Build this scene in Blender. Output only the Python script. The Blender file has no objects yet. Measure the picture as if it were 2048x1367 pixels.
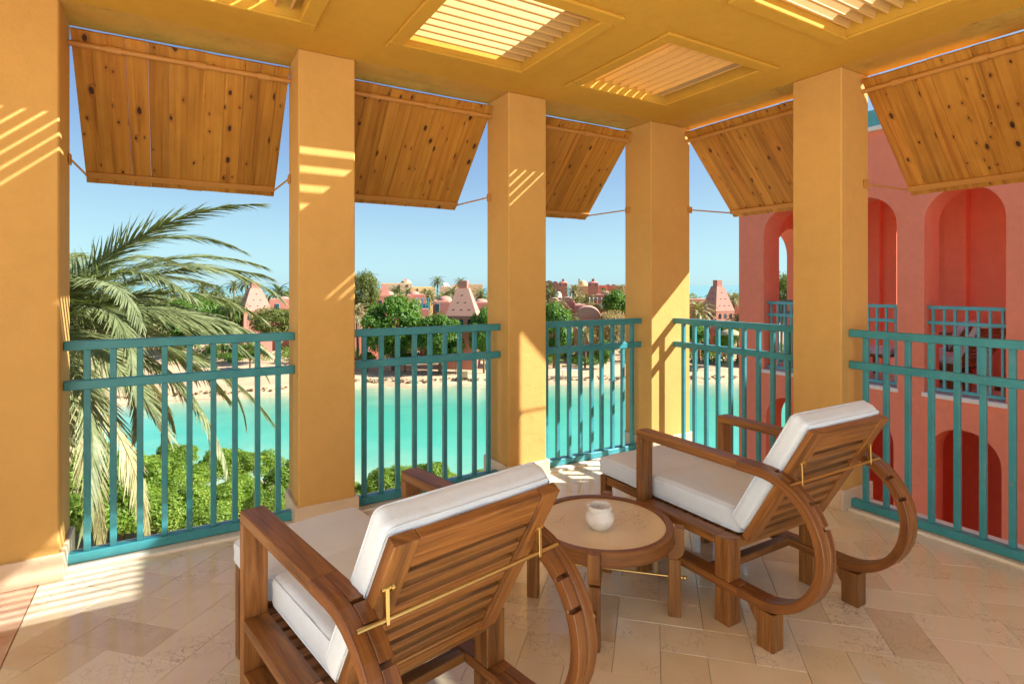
import bpy, math, random
import numpy as np
from mathutils import Vector, Matrix
random.seed(7); rng = np.random.default_rng(7)
PI = math.pi
S = bpy.context.scene
COL = S.collection
# ------------------------------------------------------------------ camera, sky, sun, exposure
CAMZ = 1.275
FPX = 1124.0
HOR = 570.0
cam = bpy.data.cameras.new('camera'); camo = bpy.data.objects.new('camera', cam); COL.objects.link(camo)
camo.location = (0, 0, CAMZ); camo.rotation_euler = (math.radians(90), 0, math.radians(-30.9))
cam.sensor_width = 36; cam.lens = 36 * FPX / 2048; cam.shift_y = -(683.5 - HOR) / 2048
cam.clip_start = 0.05; cam.clip_end = 30000
S.camera = camo
SUN = Vector((1.12, -0.72, 1.0)).normalized()
w = bpy.data.worlds.new('World'); S.world = w; w.use_nodes = True
nt = w.node_tree
sky = nt.nodes.new('ShaderNodeTexSky'); sky.sky_type = 'NISHITA'; sky.sun_disc = False
sky.sun_elevation = math.asin(SUN.z); sky.sun_rotation = math.atan2(SUN.x, SUN.y)
sky.air_density = 0.45; sky.dust_density = 0.6; sky.ozone_density = 2.0
def vm(op, a, b):   # soft cap on the sky's brightness, the same in every direction
    o = nt.nodes.new('ShaderNodeVectorMath'); o.operation = op
    for i, v in enumerate((a, b)):
        if isinstance(v, tuple): o.inputs[i].default_value = v
        else: nt.links.new(v, o.inputs[i])
    return o.outputs[0]
CAP = (2.05, 3.35, 3.45)
q3 = vm('DIVIDE', sky.outputs[0], CAP); q3 = vm('MULTIPLY', vm('MULTIPLY', q3, q3), q3); q3 = vm('POWER', vm('ADD', q3, (1, 1, 1)), (1 / 3, 1 / 3, 1 / 3))
nt.links.new(vm('DIVIDE', sky.outputs[0], q3), nt.nodes['Background'].inputs[0]); nt.nodes['Background'].inputs[1].default_value = 0.068
sl = bpy.data.lights.new('sun', 'SUN'); sl.energy = 2.85; sl.angle = math.radians(0.53); sl.color = (1, .96, .89)
so = bpy.data.objects.new('sun', sl); COL.objects.link(so); so.rotation_euler = (-SUN).to_track_quat('-Z', 'Y').to_euler(); so.location = (8, -5, 12)
S.view_settings.view_transform = 'Standard'; S.view_settings.look = 'None'; S.view_settings.gamma = 1
S.view_settings.use_curve_mapping = False; S.view_settings.exposure = 2.13
S.render.engine = 'CYCLES'
cy = S.cycles
cy.use_denoising = True; cy.max_bounces = 14; cy.diffuse_bounces = 8; cy.glossy_bounces = 4; cy.transmission_bounces = 6
cy.sample_clamp_indirect = 6; cy.caustics_reflective = False; cy.caustics_refractive = False

# ------------------------------------------------------------------ camera-based measuring helpers
FW = (math.cos(math.radians(59.1)), math.sin(math.radians(59.1))); RT = (FW[1], -FW[0])
def at(px, depth):
    u = (px - 1024) / FPX
    return depth * (FW[0] + u * RT[0]), depth * (FW[1] + u * RT[1])
def dl(d, l): return d * FW[0] + l * RT[0], d * FW[1] + l * RT[1]
def zat(y, depth): return CAMZ - (y - HOR) / FPX * depth
def proj(x, y, z):
    d = x * FW[0] + y * FW[1]; l = x * RT[0] + y * RT[1]
    if d < .05: return None
    return 1024 + FPX * l / d, HOR + FPX * (CAMZ - z) / d, d
GZ = -7.2; WZ = -7.7

# ------------------------------------------------------------------ materials
def lin(r, g, b):
    f = lambda c: (c / 255) / 12.92 if c <= 10.3 else (((c / 255) + .055) / 1.055) ** 2.4
    return (f(r), f(g), f(b), 1)
class NT:
    def __init__(s, name):
        s.m = bpy.data.materials.new(name); s.m.use_nodes = True; s.t = s.m.node_tree
        s.b = s.t.nodes['Principled BSDF']; s.out = s.t.nodes['Material Output']
    def n(s, typ, **k):
        o = s.t.nodes.new(typ)
        for a, v in k.items():
            if a.startswith('i_'):
                key = a[2:]
                key = int(key) if key.isdigit() else key.replace('_', ' ')
                if hasattr(v, 'is_linked') or isinstance(v, bpy.types.NodeSocket): s.t.links.new(v, o.inputs[key])
                else: o.inputs[key].default_value = v
            else: setattr(o, a, v)
        return o
    def l(s, a, b): s.t.links.new(a, b)
    def noise(s, vec, scale, detail=4, rough=.55, dist=0):
        o = s.n('ShaderNodeTexNoise'); s.l(vec, o.inputs['Vector'])
        o.inputs['Scale'].default_value = scale; o.inputs['Detail'].default_value = detail
        o.inputs['Roughness'].default_value = rough; o.inputs['Distortion'].default_value = dist
        return o.outputs['Fac']
    def ramp(s, fac, pts):
        o = s.n('ShaderNodeValToRGB'); s.l(fac, o.inputs[0]); e = o.color_ramp.elements
        while len(e) < len(pts): e.new(.5)
        for i, (p, c) in enumerate(pts):
            e[i].position = p; e[i].color = c if len(c) == 4 else (*c, 1)
        return o.outputs[0]
    def mix(s, fac, a, b, mode='MIX'):
        o = s.n('ShaderNodeMix', data_type='RGBA', blend_type=mode)
        for sock, v in ((o.inputs[0], fac), (o.inputs[6], a), (o.inputs[7], b)):
            if isinstance(v, bpy.types.NodeSocket): s.l(v, sock)
            else: sock.default_value = v if not isinstance(v, tuple) or len(v) == 4 else (*v, 1)
        return o.outputs[2]
    def math(s, op, a, b=None, c=None):
        o = s.n('ShaderNodeMath', operation=op)
        for i, v in enumerate((a, b, c)):
            if v is None: continue
            if isinstance(v, bpy.types.NodeSocket): s.l(v, o.inputs[i])
            else: o.inputs[i].default_value = v
        return o.outputs[0]
    def mapv(s, vec, scale=(1, 1, 1), loc=(0, 0, 0)):
        o = s.n('ShaderNodeMapping'); s.l(vec, o.inputs[0]); o.inputs['Scale'].default_value = scale; o.inputs['Location'].default_value = loc
        return o.outputs[0]
    def addv(s, vec, k):   # offset a vector by the object's random number
        r = s.n('ShaderNodeObjectInfo').outputs['Random']
        c = s.n('ShaderNodeCombineXYZ'); a = s.math('MULTIPLY', r, k); s.l(a, c.inputs[0]); s.l(s.math('MULTIPLY', r, k * 2.7), c.inputs[1]); s.l(s.math('MULTIPLY', r, k * 5.1), c.inputs[2])
        v = s.n('ShaderNodeVectorMath', operation='ADD'); s.l(vec, v.inputs[0]); s.l(c.outputs[0], v.inputs[1])
        return v.outputs[0]
    def rand(s): return s.n('ShaderNodeObjectInfo').outputs['Random']
    def pos(s): return s.n('ShaderNodeNewGeometry').outputs['Position']
    def objc(s): return s.n('ShaderNodeTexCoord').outputs['Object']
    def uv(s): return s.n('ShaderNodeTexCoord').outputs['UV']
    def bump(s, h, strength=.2, dist=.01):
        o = s.n('ShaderNodeBump'); s.l(h, o.inputs['Height']); o.inputs['Strength'].default_value = strength; o.inputs['Distance'].default_value = dist
        s.l(o.outputs[0], s.b.inputs['Normal'])
    def col(s, c):
        if isinstance(c, bpy.types.NodeSocket): s.l(c, s.b.inputs['Base Color'])
        else: s.b.inputs['Base Color'].default_value = c if len(c) == 4 else (*c, 1)
    def rough(s, r):
        if isinstance(r, bpy.types.NodeSocket): s.l(r, s.b.inputs['Roughness'])
        else: s.b.inputs['Roughness'].default_value = r
M = {}
def sc(c, k): return tuple(min(1, x * k) for x in c[:3]) + (1,)
def stucco(name, c, var=.10, bump=.3, rough=.88, tint=None):
    k = NT(name); p = k.pos()
    n1 = k.noise(p, 1.3, 5, .6); n2 = k.noise(p, 14, 4, .6)
    f = k.math('ADD', k.math('ADD', k.math('MULTIPLY', n1, .5), k.math('MULTIPLY', n2, .28)), k.math('MULTIPLY', k.noise(k.mapv(p, (1, 1, .45)), 4.5, 6, .65, .7), .22))
    k.col(k.ramp(f, [(.3, sc(c, 1 - var)), (.5, c), (.72, sc(tint or c, 1 + var))]))
    k.rough(rough); k.b.inputs['Specular IOR Level'].default_value = .25
    h = k.math('ADD', k.math('ADD', k.noise(p, 4.5, 5, .6, .8), k.math('MULTIPLY', k.noise(p, 24, 4, .6, .5), .5)), k.math('MULTIPLY', k.noise(p, 110, 3, .7), .22))
    k.bump(h, bump, .012); M[name] = k.m
OCH = (.65, .39, .12, 1)
stucco('ochre', OCH, .10, .36)
stucco('ochre_ceiling', (.63, .375, .053, 1), .09, .3)
stucco('slat_paint', (.67, .43, .155, 1), .05, .08, .6)
stucco('salmon', (.82, .265, .165, 1), .13, .35)
stucco('pinkwall', (.52, .215, .16, 1), .1, .1)
stucco('pinkroof', (.47, .255, .195, 1), .08, .1)
stucco('sandwall', (.66, .46, .28, 1), .1, .1)
stucco('yellowwall', (.68, .50, .25, 1), .1, .1)
stucco('whitewall', (.80, .77, .71, 1), .06, .1)
def mk(name, c, rough=.5, metal=0, spec=.5):
    k = NT(name); k.col(c); k.rough(rough); k.b.inputs['Metallic'].default_value = metal; k.b.inputs['Specular IOR Level'].default_value = spec
    M[name] = k.m; return k
# stained eave: ochre with greenish and rusty run marks
k = NT('stained_eave'); p = k.pos()
st = k.noise(p, 7, 9, .75)
c1 = k.ramp(st, [(.30, (.22, .15, .03, 1)), (.40, (.47, .33, .065, 1)), (.56, (.62, .42, .085, 1)), (.75, (.66, .43, .10, 1))])
k.col(k.mix(k.ramp(k.noise(p, 2.2, 4), [(.38, (0, 0, 0)), (.62, (1, 1, 1))]), c1, (.62, .36, .07, 1))); k.rough(.9)
k.bump(k.noise(p, 40, 5, .7), .4, .01); M['eave'] = k.m
# teal metal paint
def teal(name, c):
    k = NT(name); p = k.pos()
    cc = k.ramp(k.noise(p, 7, 6, .65), [(.3, sc(c, .8)), (.55, c), (.8, sc(c, 1.16))])
    cc = k.mix(k.ramp(k.noise(p, 46, 3, .6), [(.70, (0, 0, 0)), (.715, (1, 1, 1))]), cc, (.32, .30, .20, 1))
    cc = k.mix(k.ramp(k.noise(p, 3.1, 7, .7), [(.56, (0, 0, 0)), (.75, (.35, .35, .35))]), cc, (.20, .38, .36, 1)); k.col(cc)
    k.rough(k.math('ADD', k.math('MULTIPLY', k.noise(p, 20, 3), .2), .3)); k.bump(k.noise(p, 70, 3), .07, .004); M[name] = k.m
teal('teal', (.045, .285, .335, 1)); teal('turquoise', (.10, .42, .47, 1))
# oiled hardwood (grain along u)
def wood(name, dark, mid, light, rough=.38, fine=1.0):
    k = NT(name); v = k.addv(k.uv(), 7.3)
    g = k.noise(k.mapv(v, (2.2, 34 * fine, 1)), 1.0, 7, .66, .9)
    g2 = k.noise(k.mapv(v, (6, 230 * fine, 1)), 1.0, 4, .7)
    cc = k.ramp(g, [(.28, dark), (.5, mid), (.74, light)])
    cc = k.mix(k.math('MULTIPLY', k.ramp(g2, [(.33, (1, 1, 1)), (.47, (0, 0, 0))]), .45), cc, sc(dark, .55))
    r = k.rand(); cc = k.mix(1.0, cc, k.ramp(r, [(0, (.72, .70, .68, 1)), (.5, (1, 1, 1, 1)), (1, (1.0, .93, .88, 1))]), 'MULTIPLY')
    k.col(cc); k.rough(k.math('ADD', k.math('MULTIPLY', g2, .25), rough - .04)); k.bump(g2, .2, .002); k.b.inputs['Coat Weight'].default_value = .14; k.b.inputs['Coat Roughness'].default_value = .3
    M[name] = k.m
wood('teak', (.085, .033, .008, 1), (.27, .108, .025, 1), (.45, .215, .055, 1))
wood('bent_teak', (.085, .026, .007, 1), (.21, .078, .019, 1), (.33, .14, .036, 1), .32)
# knotty pine for the awnings
k = NT('pine'); v = k.addv(k.uv(), 9.7)
nzw = k.n('ShaderNodeTexNoise'); k.l(v, nzw.inputs['Vector']); nzw.inputs['Scale'].default_value = 40
sc_ = k.n('ShaderNodeVectorMath', operation='SCALE'); k.l(nzw.outputs['Color'], sc_.inputs[0]); sc_.inputs['Scale'].default_value = .012
ad_ = k.n('ShaderNodeVectorMath', operation='ADD'); k.l(v, ad_.inputs[0]); k.l(sc_.outputs[0], ad_.inputs[1])
vk = k.mapv(ad_.outputs[0], (7.0, 13.5, 1)); vor = k.n('ShaderNodeTexVoronoi', voronoi_dimensions='2D', feature='F1'); k.l(vk, vor.inputs['Vector']); vor.inputs['Scale'].default_value = 1; vor.inputs['Randomness'].default_value = .9
dist = vor.outputs['Distance']; sep = k.n('ShaderNodeSeparateColor'); k.l(vor.outputs['Color'], sep.inputs[0])
on = k.math('GREATER_THAN', sep.outputs[0], .45); rad = k.math('MULTIPLY_ADD', k.math('POWER', sep.outputs[1], 3.0), .10, .035)
dd = k.math('SUBTRACT', dist, rad)
kn = k.math('MULTIPLY', k.ramp(dd, [(0, (1, 1, 1)), (.025, (0, 0, 0))]), on)
halo = k.math('MULTIPLY', k.ramp(dd, [(0, (1, 1, 1)), (.16, (0, 0, 0))]), on)
warp = k.n('ShaderNodeCombineXYZ'); k.l(k.math('MULTIPLY', halo, .03), warp.inputs[1])
va = k.n('ShaderNodeVectorMath', operation='ADD'); k.l(v, va.inputs[0]); k.l(warp.outputs[0], va.inputs[1])
g = k.noise(k.mapv(va.outputs[0], (1.1, 34, 1)), 1, 5, .62, .8); g2 = k.noise(k.mapv(va.outputs[0], (3, 160, 1)), 1, 3, .6)
big = k.noise(k.mapv(v, (3, 5, 1)), 1, 4, .6)
cc = k.ramp(g, [(.28, (.27, .10, .012, 1)), (.46, (.52, .245, .034, 1)), (.7, (.64, .34, .06, 1))])
cc = k.mix(k.ramp(big, [(.45, (0, 0, 0)), (.75, (.55, .55, .55))]), cc, (.34, .15, .018, 1))
cc = k.mix(k.math('MULTIPLY', halo, .5), cc, (.26, .085, .014, 1)); cc = k.mix(kn, cc, k.mix(k.ramp(k.noise(v, 90, 3), [(.4, (0, 0, 0)), (.6, (1, 1, 1))]), (.03, .012, .006, 1), (.10, .035, .012, 1)))
cc = k.mix(1.0, cc, k.ramp(k.rand(), [(0, (.80, .76, .70, 1)), (.5, (1, 1, 1, 1)), (1, (.95, .86, .8, 1))]), 'MULTIPLY')
k.col(cc); k.rough(.5); k.bump(g2, .15, .003); M['pine'] = k.m
mk('awning_paint', (.55, .27, .065, 1), .45)
k = mk('brass', (.60, .43, .17, 1), .3, 1.0)
# cushion cloth
k = NT('cushion'); p = k.objc(); k.col(k.ramp(k.noise(p, 5, 4), [(.3, (.67, .79, .94, 1)), (.7, (.73, .84, .97, 1))])); k.rough(.85)
k.b.inputs['Sheen Weight'].default_value = .2
hh = k.math('ADD', k.math('ADD', k.noise(p, 5, 5, .6, 1.2), k.math('MULTIPLY', k.noise(k.mapv(p, (3, 9, 3)), 3, 4, .6, 1.5), .6)), k.math('MULTIPLY', k.noise(p, 420, 2), .05)); k.bump(hh, .24, .02); M['cushion'] = k.m
# polished marble tiles
def marble(name, tones, rough=.11):
    k = NT(name); v = k.addv(k.objc(), 23.0)
    base = k.ramp(k.rand(), [(i / (len(tones) - 1), t) for i, t in enumerate(tones)])
    cl = k.noise(v, 6, 6, .62, .4); base = k.mix(k.math('MULTIPLY', k.ramp(cl, [(.35, (0, 0, 0)), (.7, (1, 1, 1))]), .42), base, (.90, .83, .66, 1))
    base = k.mix(k.math('MULTIPLY', k.ramp(k.noise(v, 2.6, 5, .6, .5), [(.5, (0, 0, 0)), (.7, (1, 1, 1))]), .45), base, (.70, .54, .33, 1))
    vw = k.n('ShaderNodeVectorMath', operation='ADD'); nz = k.n('ShaderNodeTexNoise'); k.l(v, nz.inputs['Vector']); nz.inputs['Scale'].default_value = 16; nz.inputs['Detail'].default_value = 5
    sca = k.n('ShaderNodeVectorMath', operation='SCALE'); k.l(nz.outputs['Color'], sca.inputs[0]); sca.inputs['Scale'].default_value = .10
    k.l(v, vw.inputs[0]); k.l(sca.outputs[0], vw.inputs[1])
    vo = k.n('ShaderNodeTexVoronoi', feature='DISTANCE_TO_EDGE'); k.l(vw.outputs[0], vo.inputs['Vector']); vo.inputs['Scale'].default_value = 27
    vein = k.ramp(vo.outputs['Distance'], [(0, (1, 1, 1)), (.02, (.35, .35, .35)), (.045, (0, 0, 0))])
    msk = k.ramp(k.noise(v, 4.5, 3), [(.50, (0, 0, 0)), (.66, (1, 1, 1))])
    base = k.mix(k.math('MULTIPLY', k.math('MULTIPLY', vein, msk), .75), base, (.17, .085, .04, 1))
    k.col(base); k.rough(k.math('MULTIPLY_ADD', k.noise(v, 9, 4), .18, rough - .07)); k.b.inputs['IOR'].default_value = 1.6; k.bump(k.noise(v, 30, 3), .025, .003); M[name] = k.m
marble('marble', [(.84, .73, .53, 1), (.76, .64, .42, 1), (.88, .79, .61, 1), (.60, .47, .28, 1), (.86, .72, .56, 1), (.82, .72, .50, 1), (.70, .57, .36, 1), (.88, .78, .58, 1)])
marble('pink_marble', [(.58, .32, .21, 1), (.62, .36, .25, 1), (.55, .31, .2, 1)])
marble('skirting', [(.66, .50, .33, 1), (.68, .53, .37, 1), (.62, .46, .3, 1)], .3)
marble('table_stone', [(.80, .68, .43, 1), (.80, .68, .43, 1)], .35)
marble('sill_stone', [(.76, .73, .66, 1), (.80, .77, .70, 1)], .35)
k = mk('grout', (.50, .40, .28, 1), .9)
k = NT('ceramic'); p = k.objc(); k.col(k.ramp(k.noise(p, 30, 4), [(.3, (.74, .75, .74, 1)), (.6, (.84, .85, .84, 1))])); k.rough(.25); k.bump(k.noise(p, 40, 3), .15, .002); M['ceramic'] = k.m
mk('dark_void', (.02, .012, .01, 1), .9)
mk('window_glass', (.03, .09, .11, 1), .08)
# ground, water
k = NT('sand'); p = k.pos()
b = k.ramp(k.noise(p, .16, 6, .62), [(.3, (.44, .30, .175, 1)), (.52, (.55, .385, .235, 1)), (.72, (.60, .44, .29, 1))])
b = k.mix(k.ramp(k.noise(p, 3.5, 5, .7), [(.45, (0, 0, 0)), (.75, (.5, .5, .5))]), b, (.42, .28, .16, 1))
sepz = k.n('ShaderNodeSeparateXYZ'); k.l(p, sepz.inputs[0])
wet = k.math('LESS_THAN', sepz.outputs[2], WZ + .06)
b = k.mix(k.math('MULTIPLY', wet, .45), b, (.30, .20, .12, 1)); k.col(b); k.rough(.95); k.bump(k.noise(p, 2.2, 6, .7), .5, .12); M['sand'] = k.m
def water(name, deep, shallow, wave=3.0, use_attr=True, bs=.3):
    k = NT(name); p = k.pos()
    if use_attr:
        a = k.n('ShaderNodeAttribute', attribute_name='shallow').outputs['Fac']
        a = k.math('ADD', a, k.math('MULTIPLY', k.math('SUBTRACT', k.noise(p, .35, 4), .5), .25))
        c = k.ramp(a, [(.05, deep), (.45, tuple((x * .5 + y * .5) for x, y in zip(deep, shallow))), (.95, shallow)])
        c = k.mix(k.math('MULTIPLY', k.ramp(k.noise(k.mapv(p, (1, 1, 1)), .14, 6, .62, .8), [(.38, (0, 0, 0)), (.66, (1, 1, 1))]), .5), c, sc(deep, .8))
    else: c = k.ramp(k.noise(k.mapv(p, (.004, .02, 1)), 1, 4), [(.35, deep), (.65, shallow)])
    k.col(c); k.rough(.12); k.b.inputs['IOR'].default_value = 1.33
    h = k.math('ADD', k.noise(k.mapv(p, (1, 1.6, 1)), wave, 4, .6), k.math('MULTIPLY', k.noise(p, wave * 6, 3), .2)); k.bump(h, bs, .06); M[name] = k.m
water('lagoon', (.07, .385, .285, 1), (.46, .46, .28, 1), 2.2)
water('seawater', (.05, .27, .36, 1), (.09, .40, .42, 1), .05, False, .03)
# foliage
def leaf(name, dark, mid, light, trans=.35, scale=.9):
    k = NT(name); p = k.pos()
    f = k.math('ADD', k.math('MULTIPLY', k.noise(p, scale, 3), .6), k.math('MULTIPLY', k.noise(p, scale * 14, 2), .4))
    c = k.ramp(f, [(.32, dark), (.5, mid), (.68, light)])
    c = k.mix(1.0, c, k.ramp(k.rand(), [(0, (.82, .85, .8, 1)), (1, (1, 1, .92, 1))]), 'MULTIPLY')
    k.col(c); k.rough(.5); k.b.inputs['Specular IOR Level'].default_value = .4
    tr = k.n('ShaderNodeBsdfTranslucent'); k.l(k.mix(1.0, c, (1.5, 1.5, .7, 1), 'MULTIPLY'), tr.inputs[0])
    mx = k.n('ShaderNodeMixShader'); mx.inputs[0].default_value = trans; k.l(k.b.outputs[0], mx.inputs[1]); k.l(tr.outputs[0], mx.inputs[2]); k.l(mx.outputs[0], k.out.inputs[0]); M[name] = k.m
leaf('leaf_green', (.05, .12, .018, 1), (.11, .225, .03, 1), (.19, .32, .06, 1))
leaf('leaf_shrub', (.10, .18, .02, 1), (.21, .32, .04, 1), (.34, .43, .08, 1), .42, 1.5)
leaf('leaf_olive', (.10, .13, .03, 1), (.17, .20, .05, 1), (.24, .26, .08, 1))
leaf('leaf_dry', (.26, .18, .08, 1), (.38, .28, .14, 1), (.46, .36, .2, 1))
leaf('palm_green', (.12, .15, .065, 1), (.215, .25, .115, 1), (.33, .36, .20, 1), .25, 1.6)
leaf('palm_old', (.20, .19, .085, 1), (.34, .31, .15, 1), (.48, .43, .24, 1), .2, 1.6)
leaf('far_palm', (.10, .14, .045, 1), (.17, .20, .07, 1), (.25, .26, .10, 1), .25)
k = NT('bark'); p = k.pos(); k.col(k.ramp(k.noise(k.mapv(p, (5, 5, 22)), 1, 5), [(.3, (.10, .065, .035, 1)), (.7, (.26, .18, .11, 1))])); k.rough(.95); k.bump(k.noise(k.mapv(p, (5, 5, 22)), 1, 5), .6, .04); M['bark'] = k.m
k = NT('thatch'); p = k.objc(); k.col(k.ramp(k.noise(k.mapv(p, (9, 9, 2)), 1, 5), [(.3, (.36, .25, .13, 1)), (.7, (.58, .44, .26, 1))])); k.rough(1); M['thatch'] = k.m
k = NT('rock'); p = k.pos(); k.col(k.ramp(k.noise(p, 3, 5), [(.3, (.16, .10, .05, 1)), (.7, (.42, .30, .18, 1))])); k.rough(1); M['rock'] = k.m

# ------------------------------------------------------------------ mesh builder
class MB:
    def __init__(s): s.v = []; s.f = []; s.u = []; s.sm = []
    def add(s, vs, fs, uvs=None, smooth=False):
        o = len(s.v); s.v += [tuple(v) for v in vs]
        for i, f in enumerate(fs):
            s.f.append([a + o for a in f]); s.sm.append(smooth)
            s.u.append(uvs[i] if uvs else [(vs[a][0], vs[a][1]) for a in f])
    def box(s, c, size, bev=.002, L=None, R=None):
        a, b, d = (x / 2 for x in size); e = min(bev, a * .9, b * .9, d * .9)
        if L is None: L = max(range(3), key=lambda i: size[i])
        A, B = [i for i in range(3) if i != L]
        if e <= 0:
            vs = [(x * a, y * b, z * d) for x in (-1, 1) for y in (-1, 1) for z in (-1, 1)]
            fs = [(0, 1, 3, 2), (4, 6, 7, 5), (0, 4, 5, 1), (2, 3, 7, 6), (0, 2, 6, 4), (1, 5, 7, 3)]
        else:
            vs = []; ix = {}
            for x in (-1, 1):
                for y in (-1, 1):
                    for z in (-1, 1):
                        for q in range(3):
                            ix[x, y, z, q] = len(vs)
                            vs.append((x * (a if q == 0 else a - e), y * (b if q == 1 else b - e), z * (d if q == 2 else d - e)))
            fs = []
            for x in (-1, 1):
                f = [ix[x, -1, -1, 0], ix[x, 1, -1, 0], ix[x, 1, 1, 0], ix[x, -1, 1, 0]]; fs.append(f if x > 0 else f[::-1])
                f = [ix[-1, x, -1, 1], ix[-1, x, 1, 1], ix[1, x, 1, 1], ix[1, x, -1, 1]]; fs.append(f if x > 0 else f[::-1])
                f = [ix[-1, -1, x, 2], ix[1, -1, x, 2], ix[1, 1, x, 2], ix[-1, 1, x, 2]]; fs.append(f if x > 0 else f[::-1])
            for p in (-1, 1):
                for q in (-1, 1):
                    f = [ix[p, q, -1, 0], ix[p, q, -1, 1], ix[p, q, 1, 1], ix[p, q, 1, 0]]; fs.append(f if p * q > 0 else f[::-1])
                    f = [ix[p, -1, q, 0], ix[p, 1, q, 0], ix[p, 1, q, 2], ix[p, -1, q, 2]]; fs.append(f if p * q > 0 else f[::-1])
                    f = [ix[-1, p, q, 1], ix[-1, p, q, 2], ix[1, p, q, 2], ix[1, p, q, 1]]; fs.append(f if p * q > 0 else f[::-1])
            for x in (-1, 1):
                for y in (-1, 1):
                    for z in (-1, 1):
                        f = [ix[x, y, z, 0], ix[x, y, z, 1], ix[x, y, z, 2]]; fs.append(f if x * y * z > 0 else f[::-1])
        uvs = [[(vs[i][L], vs[i][A] + 1.37 * vs[i][B]) for i in f] for f in fs]
        if R is not None: vs = [R @ Vector(v) for v in vs]
        s.add([(v[0] + c[0], v[1] + c[1], v[2] + c[2]) for v in vs], fs, uvs); return s
    def beam(s, p, q, w, h, bev=.002, up=(0, 0, 1)):
        p, q = Vector(p), Vector(q); d = q - p; X = d.normalized(); Y = Vector(up).cross(X).normalized(); Z = X.cross(Y)
        return s.box((p + q) / 2, (d.length, w, h), bev, 0, Matrix((X, Y, Z)).transposed())
    def tube(s, pts, r, n=10, cap=True):
        pts = [Vector(p) for p in pts]; N = len(pts); rr = r if hasattr(r, '__len__') else [r] * N
        vs = []; us = []; t0 = None; nv = None; le = 0
        for i in range(N):
            t = (pts[min(i + 1, N - 1)] - pts[max(i - 1, 0)]).normalized()
            if nv is None: nv = t.orthogonal().normalized()
            else: nv = (nv - t * nv.dot(t)).normalized()
            bn = t.cross(nv)
            if i: le += (pts[i] - pts[i - 1]).length
            for j in range(n):
                a = 2 * PI * j / n; vs.append(pts[i] + (nv * math.cos(a) + bn * math.sin(a)) * rr[i]); us.append((le, j / n * .3))
        fs = [(i * n + j, i * n + (j + 1) % n, (i + 1) * n + (j + 1) % n, (i + 1) * n + j) for i in range(N - 1) for j in range(n)]
        s.add(vs, fs, [[us[a] for a in f] for f in fs], True)
        if cap: s.add(vs[:n], [list(range(n))[::-1]]); s.add(vs[-n:], [list(range(n))])
        return s
    def lathe(s, prof, n=28, c=(0, 0, 0)):
        vs = [(c[0] + r * math.cos(2 * PI * j / n), c[1] + r * math.sin(2 * PI * j / n), c[2] + z) for r, z in prof for j in range(n)]
        fs = [(i * n + j, i * n + (j + 1) % n, (i + 1) * n + (j + 1) % n, (i + 1) * n + j) for i in range(len(prof) - 1) for j in range(n)]
        uvs = [[(2 * PI * (j + dj) / n * .25, prof[i + di][1] + prof[i + di][0]) for dj, di in ((0, 0), (1, 0), (1, 1), (0, 1))] for i in range(len(prof) - 1) for j in range(n)]
        s.add(vs, fs, uvs, True); return s
    def turned(s, prof, n=64, c=(0, 0, 0)):
        for a, b in zip(prof, prof[1:]): s.lathe([a, b], n, c)
        return s
    def prism(s, poly, z0, z1, T=None):
        n = len(poly); T = T or (lambda a, b, c: (a, b, c))
        s.add([T(x, y, z) for z in (z0, z1) for x, y in poly], [list(range(n))[::-1], list(range(n, 2 * n))] + [(i, (i + 1) % n, n + (i + 1) % n, n + i) for i in range(n)]); return s
    def mesh(s, name):
        me = bpy.data.meshes.new(name); me.from_pydata(s.v, [], s.f)
        uv = me.uv_layers.new(name='UVMap'); flat = [c for f in s.u for p in f for c in p[:2]]
        if len(flat) == 2 * len(me.loops): uv.data.foreach_set('uv', flat)
        me.polygons.foreach_set('use_smooth', s.sm); me.update(); return me
    def build(s, name, mat, parent=None, loc=None, rz=0, label=None):
        return link(name, s.mesh(name), mat, parent, loc, rz, label)
def link(name, me, mat, parent=None, loc=None, rz=0, label=None):
    if mat and not me.materials: me.materials.append(M[mat] if isinstance(mat, str) else mat)
    o = bpy.data.objects.new(name, me); COL.objects.link(o)
    if parent: o.parent = parent
    if loc is not None: o.location = loc
    if rz: o.rotation_euler = (0, 0, rz)
    if label: o['label'] = label
    return o
def tag(o, label, cat, group=None, kind=None):
    o['label'] = label
    if cat: o['category'] = cat
    if group: o['group'] = group
    if kind: o['kind'] = kind
    return o
def thing(name, label, cat, loc=(0, 0, 0), rz=0, group=None):
    o = bpy.data.objects.new(name, None); COL.objects.link(o); o.empty_display_size = .1; o.location = loc; o.rotation_euler = (0, 0, rz)
    return tag(o, label, cat, group)
def struct(o, label=None):
    o['kind'] = 'structure'
    if label: o['label'] = label
    return o
def dup(root, loc, rz, label, group=None):
    def cp(o, par):
        c = o.copy(); COL.objects.link(c)
        if par: c.parent = par
        for ch in o.children: cp(ch, c)
        return c
    r = cp(root, None); r.location = loc; r.rotation_euler = (0, 0, rz); r['label'] = label
    if group: r['group'] = group
    return r
def quads(name, V, F, mat, parent=None, smooth=False):   # numpy quads/tris straight into a mesh
    me = bpy.data.meshes.new(name); V = np.asarray(V, dtype=np.float32); F = np.asarray(F, dtype=np.int32); n, kk = F.shape
    me.vertices.add(len(V)); me.vertices.foreach_set('co', V.ravel()); me.loops.add(n * kk); me.loops.foreach_set('vertex_index', F.ravel())
    me.polygons.add(n); me.polygons.foreach_set('loop_start', np.arange(0, n * kk, kk, dtype=np.int32)); me.polygons.foreach_set('loop_total', np.full(n, kk, dtype=np.int32))
    me.update(calc_edges=True); me.validate()
    return me

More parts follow.
